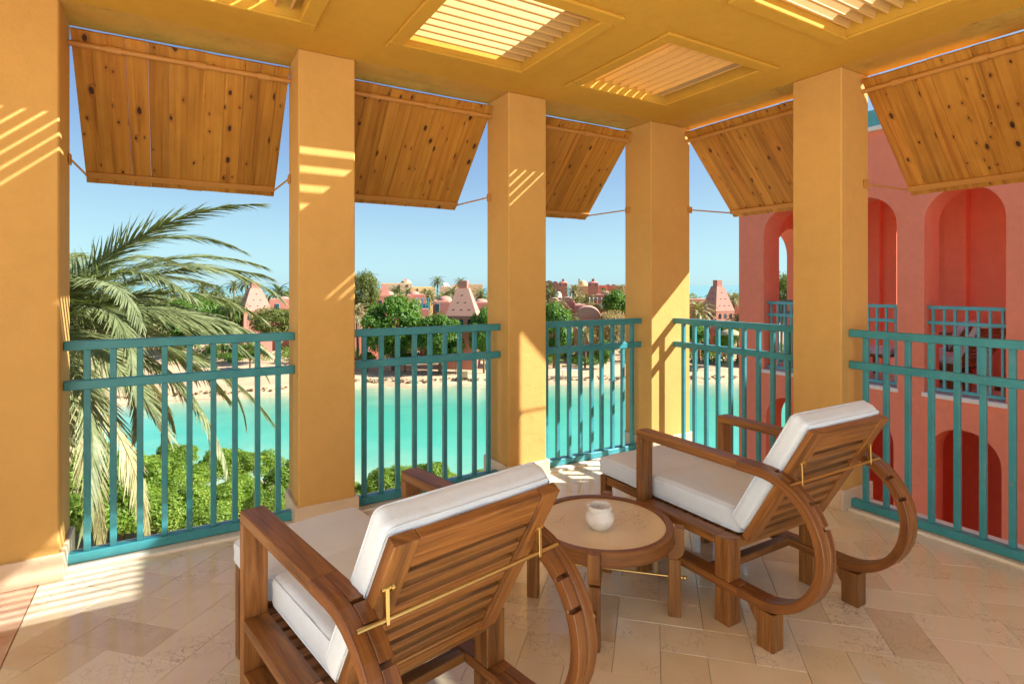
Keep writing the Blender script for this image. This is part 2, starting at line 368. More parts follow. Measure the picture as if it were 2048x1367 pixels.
# ------------------------------------------------------------------ terrain, lagoon, sea
def far_shore(l):
    xs = [-90, -45, -31, -19, -14, 0, 20, 60]; ys = [38, 39.5, 41.5, 45.5, 49, 50.5, 51.5, 52]
    return np.interp(l, xs, ys) + .35 * np.sin(l * .9) + .2 * np.sin(l * 2.3 + 1)
def near_shore(l):
    xs = [-90, -30, -18, -11, -6, 0, 8, 60]; ys = [24, 24, 24.6, 25.4, 24.2, 21.5, 20, 20]
    return np.interp(l, xs, ys) + .3 * np.sin(l * 1.3 + 2)
ds = np.concatenate([[-80, -40, -10, 0, 8], np.arange(14, 30, .8), np.arange(30, 40, 2), np.arange(40, 56, .35), np.arange(56, 80, 1.5), [90, 110, 140, 190, 260, 330]])
ls = np.concatenate([[-500, -250, -140], np.arange(-92, 52, 1.0), [60, 120, 260, 500]])
D, L_ = np.meshgrid(ds, ls, indexing='ij'); Fs = far_shore(L_); Ns = near_shore(L_)
Z = np.full(D.shape, GZ)
inw = (D > Ns - 1) & (D < Fs + 1.9)
tn = (D - (Ns - 1)); tf = (Fs + 1.9 - D)
bed = np.where(tf < .5, GZ - tf / .5 * .30, np.where(tf < 1.9, GZ - .30 - (tf - .5) / 1.4 * .2, WZ - np.minimum(1.4, .16 * (tf - 1.9))))
bed2 = np.where(tn < 1, GZ - .5 * tn, WZ - np.minimum(1.4, .16 * (tn - 1)))
Z = np.where(inw, np.maximum(bed, bed2), Z)
Z = Z + np.where((D > 56) & (D < 90), .25 * np.sin(D * .5) * np.sin(L_ * .3) * .5, 0) + np.where((D > 48) & (D < 330), .04 * np.sin(L_ * 1.7 + D * 2.1), 0)
def sheet(name, D, L, Z, mat):
    X = D * FW[0] + L * RT[0]; Y = D * FW[1] + L * RT[1]; V = np.stack([X, Y, Z], -1).reshape(-1, 3)
    a, b = D.shape; i = np.arange(a - 1)[:, None] * b + np.arange(b - 1)[None, :]; i = i.ravel()
    F = np.stack([i, i + 1, i + b + 1, i + b], -1)[:, ::-1]
    me = quads(name, V, F, None); me.polygons.foreach_set('use_smooth', np.ones(len(me.polygons), dtype=bool)); me.materials.append(M[mat]); return link(name, me, None), V
g, _ = sheet('ground', D, L_, Z, 'sand'); struct(g, 'pale sandy ground and beach around the lagoon')
dw = np.arange(18, 56, .5); lw = np.arange(-92, 52, 1.0); D2, L2 = np.meshgrid(dw, lw, indexing='ij')
wo, V = sheet('lagoon_water', D2, L2, np.full(D2.shape, WZ), 'lagoon'); struct(wo, 'turquoise lagoon water behind the railings')
dist = np.minimum(far_shore(L2) - D2, (D2 - near_shore(L2)) * 1.1); sh = np.exp(-np.maximum(dist, 0) / 3.6).ravel()
at_ = wo.data.attributes.new('shallow', 'FLOAT', 'POINT'); at_.data.foreach_set('value', sh.astype(np.float32))
m = MB(); m.add([(*dl(d, l), GZ + .1) for d, l in ((310, -9000), (310, 9000), (14000, 9000), (14000, -9000))], [(0, 1, 2, 3)]); struct(m.build('sea', 'seawater'), 'blue sea on the horizon')

# ------------------------------------------------------------------ the balcony: floor, pillars, ceiling
PY = 3.10; PD = .29               # left wall pillars: inner face y, depth
PX = 3.24                         # right wall pillars: inner face x
WALLZ = 2.515
m = MB(); m.box((1.0, 1.05, -.157), (5.06, 4.62, .3), 0); floor = struct(m.build('floor', 'grout'), 'polished beige marble balcony floor laid in herringbone')
def clip(poly, x0, x1, y0, y1):
    for ax, val, sg in ((0, x0, 1), (0, x1, -1), (1, y0, 1), (1, y1, -1)):
        out = []
        for i in range(len(poly)):
            a, b = poly[i], poly[(i + 1) % len(poly)]; da = (a[ax] - val) * sg; db = (b[ax] - val) * sg
            if da >= 0: out.append(a)
            if da * db < 0:
                t = da / (da - db); out.append((a[0] + (b[0] - a[0]) * t, a[1] + (b[1] - a[1]) * t))
        poly = out
        if len(poly) < 3: return []
    return poly
TW = .157; GAP = .0007; ca = math.cos(PI / 4)
full_tile = {}
rest = MB()
def tile_mesh(poly):
    t = MB(); n = len(poly); cx = sum(p[0] for p in poly) / n; cyy = sum(p[1] for p in poly) / n; e = .0013
    inn = [(p[0] + (cx - p[0]) / max(1e-6, math.hypot(cx - p[0], cyy - p[1])) * e, p[1] + (cyy - p[1]) / max(1e-6, math.hypot(cx - p[0], cyy - p[1])) * e) for p in poly]
    vs = [(x, y, -.008) for x, y in poly] + [(x, y, -.0012) for x, y in poly] + [(x, y, 0) for x, y in inn]
    fs = [list(range(2 * n, 3 * n))] + [(k * n + i, k * n + (i + 1) % n, (k + 1) * n + (i + 1) % n, (k + 1) * n + i) for k in (0, 1) for i in range(n)]
    t.add(vs, fs); return t
ntile = 0
for i in range(-40, 60):
    for j in range(-40, 60):
        c = (i - j) % 4
        if c == 0: r = (i, j, i + 2, j + 1)
        elif c == 3: r = (i, j, i + 1, j + 2)
        else: continue
        a0, b0, a1, b1 = r[0] * TW + GAP, r[1] * TW + GAP, r[2] * TW - GAP, r[3] * TW - GAP
        rot = lambda a, b: (a * ca - b * ca + .9, a * ca + b * ca + .2)
        poly = [rot(a0, b0), rot(a1, b0), rot(a1, b1), rot(a0, b1)]
        cxy = rot((a0 + a1) / 2, (b0 + b1) / 2)
        if not (-.9 < cxy[0] < 3.7 and -1.4 < cxy[1] < 3.5): continue
        cp = clip(poly, -.499, 3.27, -1.25, 3.135)
        if not cp: continue
        ar = abs(sum(cp[k][0] * cp[(k + 1) % len(cp)][1] - cp[(k + 1) % len(cp)][0] * cp[k][1] for k in range(len(cp)))) / 2
        if ar < 2e-4: continue
        zz = random.uniform(-.0004, .0004)
        pr = proj(cxy[0], cxy[1], 0)
        vis = pr and -130 < pr[0] < 2180 and pr[1] < 1470
        if vis:
            lp = [(p[0] - cxy[0], p[1] - cxy[1]) for p in cp]
            full = ar > .98 * (2 * TW - 2 * GAP) * (TW - 2 * GAP)
            if full:
                if c not in full_tile: full_tile[c] = tile_mesh(lp).mesh('tile')
                me = full_tile[c]
            else: me = tile_mesh(lp).mesh('tile')
            link('tile', me, 'marble', floor, (cxy[0], cxy[1], zz)); ntile += 1
        else:
            t = tile_mesh(cp); rest.add(t.v, t.f)
o = rest.build('tile_remainder', 'marble', floor); o['kind'] = 'stuff'
for jx in range(2):
    for jy in range(7):
        x0 = -.503 - .5 * (jx + 1); y0 = 3.09 - .62 * (jy + 1) + (.31 if jx else 0)
        if y0 + .61 > 3.1: continue
        tile_mesh([(-.249, -.309), (.249, -.309), (.249, .309), (-.249, .309)]).build('tile', 'pink_marble', floor, (x0 + .25, y0 + .31, 0), 0, 'pinkish larger floor tile')
# raised stone sills under the railings
def sill(c, s):
    m = MB(); m.box(c, s, .004); m.build('stone_sill', 'sill_stone', floor)
bays_L = [(-.434, .552), (.848, 1.83), (2.122, 3.08)]
for a, b in bays_L: sill(((a + b) / 2, 3.26, .0), (b - a - .03, .246, .026))
bays_R = [(.745, 1.775), (2.07, 3.10)]
for a, b in bays_R: sill((3.405, (a + b) / 2, .0), (.266, b - a - .03, .026))
# pillars
def pillar(x0, x1, y0, y1, label):
    t = thing('pillar', label, 'pillar', ((x0 + x1) / 2, (y0 + y1) / 2, 0), 0, 'ochre pillars of the balcony')
    m = MB(); m.box((0, 0, (WALLZ - .3) / 2), (x1 - x0, y1 - y0, WALLZ + .3), .006, 2); m.build('shaft', 'ochre', t)
    m = MB(); hx, hy = (x1 - x0) / 2, (y1 - y0) / 2; q = .018; h = .115
    # four skirting slabs butted round the shaft
    for c, s in (((0, -hy - q / 2, h / 2), (2 * hx + 2 * q, q, h)), ((0, hy + q / 2, h / 2), (2 * hx + 2 * q, q, h)), ((-hx - q / 2, 0, h / 2), (q, 2 * hy - .001, h)), ((hx + q / 2, 0, h / 2), (q, 2 * hy - .001, h))):
        MB().box(c, s, .003).build('skirting', 'skirting', t)
    return t
pillar(-1.20, -.434, PY, PY + PD, 'broad ochre pillar at the left edge with diagonal light stripes')
pillar(.552, .848, PY, PY + PD, 'ochre pillar with horizontal light stripes behind the nearer chair')
pillar(1.83, 2.122, PY, PY + PD, 'ochre pillar behind the nearer chair back, its lower half in sun')
pillar(3.08, 3.50, PY, PY + PD, 'corner ochre pillar carrying the diagonal shadow of the railing')
pillar(PX, PX + .287, 1.775, 2.07, 'ochre pillar behind the farther chair, between two railings')
for y0 in (.45, -.875): pillar(PX, PX + .287, y0, y0 + .295, 'ochre pillar on the right side nearer than the farther chair' if y0 > 0 else 'ochre pillar at the back of the right side')
# ceiling slab with skylight openings
XS = [-1.45, -.22, .50, 1.00, 1.71, 2.14, 2.87, PX, 3.53]; YS = [-.60, .82, 1.55, 2.03, 2.757, PY, 3.39]
holes = {(1, 3), (3, 3), (5, 3), (1, 1), (3, 1), (5, 1)}
ZT = 2.69
main = MB(); eave = MB()
for i in range(len(XS) - 1):
    for j in range(len(YS) - 1):
        if (i, j) in holes: continue
        x0, x1, y0, y1 = XS[i], XS[i + 1], YS[j], YS[j + 1]
        B = eave if (y0 >= PY or x0 >= PX) else main
        B.add([(x0, y0, WALLZ), (x1, y0, WALLZ), (x1, y1, WALLZ), (x0, y1, WALLZ), (x0, y0, ZT), (x1, y0, ZT), (x1, y1, ZT), (x0, y1, ZT)], [(3, 2, 1, 0), (4, 5, 6, 7)])
        for di, dj, f in ((-1, 0, (0, 4, 7, 3)), (1, 0, (1, 2, 6, 5)), (0, -1, (0, 1, 5, 4)), (0, 1, (3, 7, 6, 2))):
            ni, nj = i + di, j + dj
            if (ni, nj) in holes or ni < 0 or nj < 0 or ni >= len(XS) - 1 or nj >= len(YS) - 1:
                vv = [(x0, y0, WALLZ), (x1, y0, WALLZ), (x1, y1, WALLZ), (x0, y1, WALLZ), (x0, y0, ZT), (x1, y0, ZT), (x1, y1, ZT), (x0, y1, ZT)]
                B.add([vv[q] for q in f], [(0, 1, 2, 3)])
ceil = struct(main.build('ceiling', 'ochre_ceiling'), 'ochre plaster balcony ceiling with skylights')
eave.build('eave', 'eave', ceil, label='stained plaster edge of the ceiling above the awnings')
# skylight grilles
def grille(ix, iy, along, pitch, label, tilt=8, shift=0.0, cut=0):
    x0, x1, y0, y1 = XS[ix], XS[ix + 1], YS[iy], YS[iy + 1]
    t = thing('skylight_grille', label, 'skylight', ((x0 + x1) / 2, (y0 + y1) / 2, WALLZ), 0, 'slatted skylights in the ceiling')
    hx, hy = (x1 - x0) / 2, (y1 - y0) / 2; b = .075
    fr = MB()
    for c, s in (((0, -hy - b / 2 + .004, -.008), (2 * hx + 2 * b, b, .016)), ((0, hy + b / 2 - .004, -.008), (2 * hx + 2 * b, b, .016)), ((-hx - b / 2 + .004, 0, -.008), (b, 2 * hy - .009, .016)), ((hx + b / 2 - .004, 0, -.008), (b, 2 * hy - .009, .016))): fr.box(c, s, .004)
    fr.build('frame', 'ochre_ceiling', t)
    ln = 2 * (hx if along == 'x' else hy) - .004; ht = .044; tk = .010
    sm = MB(); N = 8; prof = [(-tk / 2, ht / 2), (-tk / 2, -ht / 2 + .006)] + [(-.0075 * math.cos(a), -ht / 2 - .0075 * math.sin(a) + .002) for a in np.linspace(0, PI, 7)] + [(tk / 2, -ht / 2 + .006), (tk / 2, ht / 2)]
    til = math.radians(tilt)
    prof = [(p * math.cos(til) + q * math.sin(til), -p * math.sin(til) + q * math.cos(til)) for p, q in prof]
    if along == 'x': sm.prism(prof, -ln / 2, ln / 2, lambda a, bb, c: (c, a, bb))
    else: sm.prism(prof, -ln / 2, ln / 2, lambda a, bb, c: (a, c, bb))
    me = sm.mesh('slat'); half = hy if along == 'x' else hx; n = int((2 * half + .012) / pitch) - cut; off = -(n - 1) * pitch / 2 + random.uniform(-.004, .004) + shift
    for q in range(n):
        d = off + q * pitch
        o = link('slat', me, 'slat_paint', t, (0, d, .058) if along == 'x' else (d, 0, .058))
        o.rotation_euler = ((random.uniform(-.06, .06), 0, random.uniform(-.004, .004)) if along == 'x' else (0, random.uniform(-.06, .06), random.uniform(-.004, .004)))
    return t
grille(1, 3, 'y', .072, 'slatted skylight cut off by the top edge above the left awnings')
grille(3, 3, 'x', .0715, 'brightly sunlit slatted skylight above the nearer chair', 0)
grille(5, 3, 'y', .07, 'yellow slatted skylight nearest the corner pillar')
grille(5, 1, 'x', .06, 'slatted skylight cut off by the top edge above the farther chair', -20, .045, 1)
grille(1, 1, 'x', .07, 'slatted skylight behind the viewer on the left'); grille(3, 1, 'y', .07, 'slatted skylight behind the viewer in the middle')
# terrace and wall added behind the viewer to bounce sunlight in; storeys below
struct(MB().box((.4, -5.3, -.155), (6.2, 8.0, .3), .004).build('terrace', 'sill_stone'), 'unseen pale stone terrace added behind the viewer to bounce sunlight')
struct(MB().box((-2.85, -3.4, 1.3), (.3, 11.8, 3.2), 0).build('bounce_wall', 'whitewall'), 'unseen white wall added beside the terrace to bounce sunlight')
struct(MB().box((.4, -2.9, -3.8), (6.2, 12.5, 6.98), 0).build('lower_wall', 'ochre'), 'ochre wall of the storeys below the balcony')

# ------------------------------------------------------------------ railings
def railing(width, loc, rz, label, group='teal balcony railings', mat='teal', n=9, name='railing', top=1.02, par=None):
    if par is None: t = thing(name, label, 'railing', loc, rz, group)
    else:
        t = bpy.data.objects.new(name, None); COL.objects.link(t); t.parent = par; t.location = loc; t.rotation_euler = (0, 0, rz)
    for nm, z, d in (('top_rail', top - .02, .042), ('middle_rail', top - .20, .04), ('bottom_rail', .0385, .05)):
        MB().box((0, 0, z), (width, d, .042), .003, 0).build(nm, mat, t)
    bw = .026; pitch = width * .8345 / (n - 1); zs = ((.0595, top - .221), (top - .179, top - .041))
    bm_ = MB()
    for a, b in zs: bm_.box((0, 0, (a + b) / 2), (bw, bw, b - a), .002, 2)
    me = bm_.mesh('baluster')
    for k in range(n): link('baluster', me, mat, t, ((k - (n - 1) / 2) * pitch + random.uniform(-.003, .003), 0, 0))
    return t
for (a, b), lab in zip(bays_L, ('teal metal railing in front of the large date palm fronds', 'teal metal railing behind the nearer chair, in front of the pink tower', 'teal metal railing left of the corner pillar, half in sun')):
    railing(b - a - .002, ((a + b) / 2, 3.22, 0), 0, lab)
for (a, b), lab in zip(bays_R[::-1], ('teal metal railing right of the corner pillar, partly before the red building', 'teal metal railing at the right edge before the red arches')):
    railing(b - a - .002, (PX + .09, (a + b) / 2, 0), -PI / 2, lab)

# ------------------------------------------------------------------ pine awnings
def awning(width, loc, rz, label):
    t = thing('wooden_awning', label, 'awning', loc, rz, 'knotty pine awnings hung between the pillars')
    dy, dz = .545, -.575; Ln = math.hypot(dy, dz); tv = Vector((0, dy / Ln, dz / Ln)); nv = Vector((0, dz / Ln, -dy / Ln)) * 1.0   # nv: inward/down
    R = Matrix(((1, 0, 0), (0, tv.y, -tv.z), (0, tv.z, tv.y)))   # local (x, along, thickness-up)
    w = width - .02; n = 12; ws = [random.uniform(.75, 1.25) for _ in range(n)]; s_ = sum(ws); x = -w / 2; up = .064; off = .02
    for k, a in enumerate(ws):
        pw = a / s_ * w; open_ = k in (3, 9)
        L = Ln + up + random.uniform(-.004, .004); ce = tv * ((Ln - up) / 2) - nv * off
        MB().box((x + pw / 2, ce.y, ce.z), (pw - (.0022 if open_ else .0003), L, .016), .0009, 1, R).build('plank', 'pine', t); x += pw
    MB().tube([(-width / 2, 0, 0), (width / 2, 0, 0)], .0135, 12).build('hinge_pipe', 'awning_paint', t)
    for sx in (-.32, 0.05, .36):
        MB().tube([(sx * width - .03, 0, 0), (sx * width + .03, 0, 0)], .0185, 12).build('hinge_sleeve', 'awning_paint', t)
    ce = tv * (Ln - .058) + nv * (-.004)
    bar = MB(); bar.box((0, ce.y, ce.z), (w - .005, .036, .012), .002, 0, R); bar.build('bottom_bar', 'awning_paint', t)
    for sx in (-.42, -.02, .4):
        p = Vector((sx * w, ce.y, ce.z)); MB().tube([p + nv * .004, p + nv * .009], .005, 8).build('bolt', 'awning_paint', t)
    for s in (-1, 1):
        e = Vector((s * (w / 2 - .004), ce.y + nv.y * .01, ce.z + nv.z * .01)); h = Vector((s * width / 2, .03, -.54))
        MB().tube([h, h + Vector((-s * .006, .02, 0)), e + Vector((0, -.02, .002)), e], .0052, 8).build('stay_rod', 'awning_paint', t)
        MB().box((s * (width / 2 - .004), .03, -.54), (.006, .05, .05), .001).build('stay_plate', 'awning_paint', t)
    return t
for (a, b), lab in zip(bays_L, ('knotty pine awning between the left edge pillar and the striped pillar', 'knotty pine awning above the railing behind the nearer chair', 'narrow looking knotty pine awning left of the corner pillar')):
    awning(b - a - .004, ((a + b) / 2, 3.325, 2.41), 0, lab)
for (a, b), lab in zip(bays_R[::-1], ('knotty pine awning right of the corner pillar', 'knotty pine awning at the right edge above the red arches')):
    awning(b - a - .004, (3.462, (a + b) / 2, 2.41), -PI / 2, lab)

# ------------------------------------------------------------------ furniture
def rbox(size, r, n=7, bulge=(0, 0, 0), noise=0):
    """rounded, slightly puffed cushion body"""
    hx, hy, hz = (q / 2 for q in size); vs = []; fs = []; idx = {}
    def P(a, b, c):
        k_ = (round(a, 5), round(b, 5), round(c, 5))
        if k_ in idx: return idx[k_]
        p = Vector((a * hx, b * hy, c * hz)); q = Vector((max(-hx + r, min(hx - r, p.x)), max(-hy + r, min(hy - r, p.y)), max(-hz + r, min(hz - r, p.z))))
        d = p - q
        if d.length > 1e-6: p = q + d.normalized() * r
        p.x += bulge[0] * a * (1 - b * b) * (1 - c * c); p.y += bulge[1] * b * (1 - a * a) * (1 - c * c); p.z += bulge[2] * c * (1 - a ** 4) * (1 - b ** 4)
        if noise: p += Vector((math.sin(9 * b + 4 * c), math.sin(8 * a + 5 * c), math.sin(7 * a + 6 * b))) * noise
        idx[k_] = len(vs); vs.append(tuple(p)); return idx[k_]
    def grid(h):   # dense near the edges
        e = r / h; return [-1, -1 + e * .12, -1 + e * .35, -1 + e * .65, -1 + e] + list(np.linspace(-1 + e, 1 - e, n))[1:-1] + [1 - e, 1 - e * .65, 1 - e * .35, 1 - e * .12, 1]
    gx, gy, gz = grid(hx), grid(hy), grid(min(hz, 1e9) if hz > r else r * 1.0001)
    def face(A, B, f, flip):
        for i in range(len(A) - 1):
            for j in range(len(B) - 1):
                q = [f(A[i], B[j]), f(A[i + 1], B[j]), f(A[i + 1], B[j + 1]), f(A[i], B[j + 1])]
                if len(set(q)) < 3: continue
                q = list(dict.fromkeys(q)); fs.append(q[::-1] if flip else q)
    for s in (-1, 1):
        face(gx, gy, lambda a, b: P(a, b, s), s < 0); face(gy, gz, lambda a, b: P(s, a, b), s < 0); face(gx, gz, lambda a, b: P(a, s, b), s > 0)
    m = MB(); m.add(vs, fs, None, True); return m
def piping_loop(size, r, z, bul=0):
    hx, hy = size[0] / 2 - r, size[1] / 2 - r; pts = []
    rr = r * 1.0
    for cx, cy_, a0 in ((hx, hy, 0), (-hx, hy, 90), (-hx, -hy, 180), (hx, -hy, 270)):
        for a in range(0, 91, 30): pts.append((cx + rr * math.cos(math.radians(a0 + a)), cy_ + rr * math.sin(math.radians(a0 + a)), z))
    pts.append(pts[0]); return pts
def cushion(name, size, r, parent, loc, rx=0, bulge=(0, 0, .007), mat='cushion'):
    o = rbox(size, r, 7, bulge, .0012).build(name, mat, parent, loc); o.rotation_euler = (rx, 0, 0)
    for s in (-1, 1):
        k_ = r * .55
        MB().tube(piping_loop((size[0] - 2 * r + 2 * (r - (1 - .83) * r), size[1] - 2 * r + 2 * (r - (1 - .83) * r)), r * .83, s * (size[2] / 2 - r + r * .62)), .0026, 6, False).build('piping', mat, o)
    return o
def ribbon(path, x0, x1, th, bev=0):
    """path: (y,z) centreline points; a flat band of width x0..x1 and thickness th with arc-length uv"""
    m = MB(); P = [Vector((0, y, z)) for y, z in path]; le = 0; rows = []
    for i, p in enumerate(P):
        t = (P[min(i + 1, len(P) - 1)] - P[max(i - 1, 0)]).normalized(); nrm = Vector((0, -t.z, t.y))
        if i: le += (p - P[i - 1]).length
        a = p + nrm * th / 2; b = p - nrm * th / 2; e = .0025; xl, xr = (x0, x1)
        ring = [(xl + e, a), (xr - e, a), (xr, a - nrm * e), (xr, b + nrm * e), (xr - e, b), (xl + e, b), (xl, b + nrm * e), (xl, a - nrm * e)]
        rows.append(([(x, q.y, q.z) for x, q in ring], le))
    n = 8; vo = [0, .07, .073, .1, .103, .17, .175, .2, .203]
    for i in range(len(rows) - 1):
        (r0, l0), (r1, l1) = rows[i], rows[i + 1]
        for j in range(n):
            k_ = (j + 1) % n
            m.add([r0[j], r0[k_], r1[k_], r1[j]], [(0, 1, 2, 3)], [[(l0, vo[j]), (l0, vo[j + 1]), (l1, vo[j + 1]), (l1, vo[j])]], False)
    m.add(rows[0][0], [list(range(n))[::-1]]); m.add(rows[-1][0], [list(range(n))]); return m
def make_chair(label, loc, rz):
    t = thing('lounge_chair', label, 'lounge chair', loc, rz, 'wooden lounge chairs with pale cushions')
    AZ = .63; TH = .032; cyl, czl = -.6025, .3825; Rm = .2475 - TH / 2
    for s in (-1, 1):
        xi, xo = s * .235, s * .305; lo, hi = min(xi, xo), max(xi, xo); xm = s * .27
        MB().box((s * .27, -TH / 2, (AZ - TH) / 2), (.07, TH, AZ - TH - .001), .002, 2).build('front_leg', 'teak', t)
        MB().box((s * .27, -.26, AZ - TH / 2), (.07, .52, TH), .0025, 1).build('armrest', 'teak', t)
        # bent loop : outer half band whole, inner half band cut by notches that take the brass rod
        def arc(a0, a1, n): return [(cyl - Rm * math.sin(a), czl + Rm * math.cos(a)) for a in np.linspace(a0, a1, n)]
        full = [(-.5205, AZ - TH / 2), (-.56, AZ - TH / 2)] + arc(0, PI, 26) + [(-.56, czl - Rm), (-.525, czl - Rm)]
        olo, ohi = (xm, xo) if s > 0 else (xo, xm)
        loop = ribbon(full, olo, ohi, TH)
        ilo, ihi = (xi, xm) if s > 0 else (xm, xi)
        notch = [math.asin(.055 / .2475), math.asin(.1175 / .2475), math.radians(47), math.radians(66)]; cur = None; hw = .022
        segs = []; a = 0
        for q in notch: segs.append((a, q - hw)); a = q + hw
        segs.append((a, PI))
        for q, (a0, a1) in enumerate(segs):
            pts = arc(a0, a1, max(3, int((a1 - a0) / .12)))
            if q == 0: pts = full[:2] + pts
            if q == len(segs) - 1: pts = pts + full[-2:]
            r_ = ribbon(pts, ilo, ihi, TH); loop.v, loop.f  # joined into the same bent member
            o_ = len(loop.v); loop.v += r_.v; loop.f += [[i + o_ for i in f] for f in r_.f]; loop.u += r_.u; loop.sm += r_.sm
        for q in notch:   # thin web left under each notch
            pts = [(cyl - (Rm - .009) * math.sin(a), czl + (Rm - .009) * math.cos(a)) for a in np.linspace(q - hw, q + hw, 3)]
            r_ = ribbon(pts, ilo, ihi, TH - .019); o_ = len(loop.v); loop.v += r_.v; loop.f += [[i + o_ for i in f] for f in r_.f]; loop.u += r_.u; loop.sm += r_.sm
        loop.build('bent_loop', 'bent_teak', t)
        MB().box((s * .27, -.279, .151), (.07, .49, TH), .002, 1).build('lower_rail', 'teak', t)
        MB().box((s * .27, -.2275, .306), (.07, .389, TH), .002, 1).build('seat_rail', 'teak', t)
        p = MB(); p.box((s * .27, -.4575, .0675), (.068, .066, .133), .002, 2); p.box((s * .27, -.4575, .2455), (.068, .066, .155), .002, 2); p.build('post', 'teak', t)
        f = MB(); f.box((s * .27, -.635, .066), (.06, .066, .132), .002, 2)
        f.prism([(-.60, .13), (-.56, .132), (-.60, .075)], s * .27 - .025, s * .27 + .025, lambda a, b, c: (c, a, b)); f.build('rear_foot', 'teak', t)
    sl_ = MB(); sl_.box((0, 0, 0), (.468, .036, .022), .002, 0); me = sl_.mesh('seat_slat')
    for k in range(8): link('seat_slat', me, 'teak', t, (0, -.055 - k * .055, .301))
    MB().box((0, -.36, .150), (.468, .045, .028), .002, 0).build('stretcher', 'teak', t)
    MB().box((0, -.0165, .285), (.468, .03, .055), .002, 0).build('front_rail', 'teak', t)
    MB().box((0, -.478, .300), (.468, .03, .03), .002, 0).build('back_rail', 'teak', t)
    # backrest
    bo = bpy.data.objects.new('backrest', None); COL.objects.link(bo); bo.parent = t; bo.location = (0, -.51, .325); rec = math.atan2(.26, .455); bo.rotation_euler = (rec, 0, 0)
    Lb = .524
    for s in (-1, 1): MB().box((s * .208, 0, Lb / 2), (.062, .03, Lb), .002, 2).build('stile', 'teak', bo)
    MB().box((0, 0, Lb - .045), (.352, .026, .09), .002, 0).build('head_rail', 'teak', bo)
    me = MB().box((0, 0, 0), (.352, .02, .030), .002, 0).mesh('slat')
    for k in range(7): link('slat', me, 'teak', bo, (0, -.001, .072 + k * .0545))
    MB().box((0, 0, .024), (.352, .026, .044), .002, 0).build('bottom_rail', 'teak', bo)
    # brass stay
    bs = bpy.data.objects.new('brass_stay', None); COL.objects.link(bs); bs.parent = t
    MB().tube([(-.29, -.722, .598), (.29, -.722, .598)], .0055, 12).build('rod', 'brass', bs)
    for s in (-1, 1):
        b = MB(); b.beam((s * .222, -.7195, .665), (s * .222, -.722, .588), .014, .009, .001, (1, 0, 0)); b.tube([(s * .213, -.7195, .662), (s * .234, -.7195, .662)], .006, 8)
        b.tube([(s * .213, -.7195, .662), (s * .206, -.7195, .662)], .010, 6); b.box((s * .212, -.709, .668), (.045, .014, .05), .001, 0, Matrix.Rotation(rec, 3, 'X')); b.build('bracket', 'brass', bs)
    cushion('seat_cushion', (.438, .475, .10), .026, t, (0, -.235, .367))
    nrm = Vector((0, math.cos(rec), math.sin(rec))); tv = Vector((0, -math.sin(rec), math.cos(rec)))
    c = Vector((0, -.51, .325)) + tv * .272 + nrm * .055
    cushion('back_cushion', (.482, .525, .078), .025, t, c, rec + PI / 2, (0, 0, .007))
    return t
def make_stool(label, loc, rz):
    t = thing('footstool', label, 'footstool', loc, rz, 'footstools in front of the lounge chairs')
    for sx in (-1, 1):
        for sy in (.035, .325): MB().box((sx * .2, sy, .16), (.045, .04, .318), .002, 2).build('leg', 'teak', t)
        MB().box((sx * .2, .18, .298), (.036, .246, .04), .002, 1).build('side_rail', 'teak', t)
        MB().box((sx * .2, .18, .10), (.03, .246, .026), .002, 1).build('stretcher', 'teak', t)
    for sy in (.035, .325): MB().box((0, sy, .298), (.352, .03, .04), .002, 0).build('end_rail', 'teak', t)
    me = MB().box((0, 0, 0), (.362, .03, .016), .0015, 0).mesh('slat')
    for k in range(5): link('slat', me, 'teak', t, (0, .085 + k * .046, .309))
    cushion('cushion', (.462, .36, .085), .026, t, (0, .175, .366))
    return t
C2 = (2.07, 1.87, 0); C1 = (.455, 1.862, 0); A1 = math.radians(10.7)
chair2 = make_chair('wooden lounge chair with pale cushions right of the round table', C2, 0)
stool2 = make_stool('pale cushioned footstool in front of the farther lounge chair', C2, 0)
chair1 = dup(chair2, C1, A1, 'wooden lounge chair with pale cushions left of the round table, cut off at the bottom')
stool1 = dup(stool2, C1, A1, 'pale cushioned footstool in front of the nearer lounge chair, beside the railing')
chair1.scale = stool1.scale = (.985, .985, .985)
# side table
t = thing('side_table', 'low round wooden side table with stone top between the two chairs', 'side table', (1.46, 1.742, 0))
rim = MB(); rim.turned([(.248, .283), (.276, .283), (.278, .286), (.278, .334), (.275, .338), (.253, .338), (.25, .335), (.25, .3265)], 64); rim.build('rim', 'bent_teak', t)
st_ = MB(); st_.turned([(.0001, .300), (.2495, .300), (.2495, .329), (.2475, .331), (.0001, .331)], 64); st_.build('stone_top', 'table_stone', t)
lg = MB(); lg.box((0, 0, .112), (.046, .04, .224), .003, 2)
lg.prism([(-.023, .225), (.010, .225), (.030, .242), (.036, .262), (.036, .343), (.001, .343), (.001, .281), (-.023, .281)], -.0215, .0215, lambda a, b, c: (a, c, b))
lme = lg.mesh('leg')
for k in range(4): 
    a = PI / 4 + k * PI / 2; link('leg', lme, 'teak', t, (.279 * math.cos(a), .279 * math.sin(a), 0), a)
for k in range(2):
    a = PI / 4 + k * PI / 2; z = .137 + .011 * k; b = MB(); c, s = math.cos(a), math.sin(a)
    b.tube([(-.315 * c, -.315 * s, z), (.315 * c, .315 * s, z)], .0048, 10)
    for q in (-1, 1): b.lathe([(.0001, -.009), (.006, -.0065), (.009, 0), (.006, .0065), (.0001, .009)], 12, (q * .318 * c, q * .318 * s, z))
    b.build('brass_rod', 'brass', t)
t = thing('ceramic_pot', 'small white ceramic ashtray pot on the round stone table top', 'pot', (1.415, 1.70, .3315))
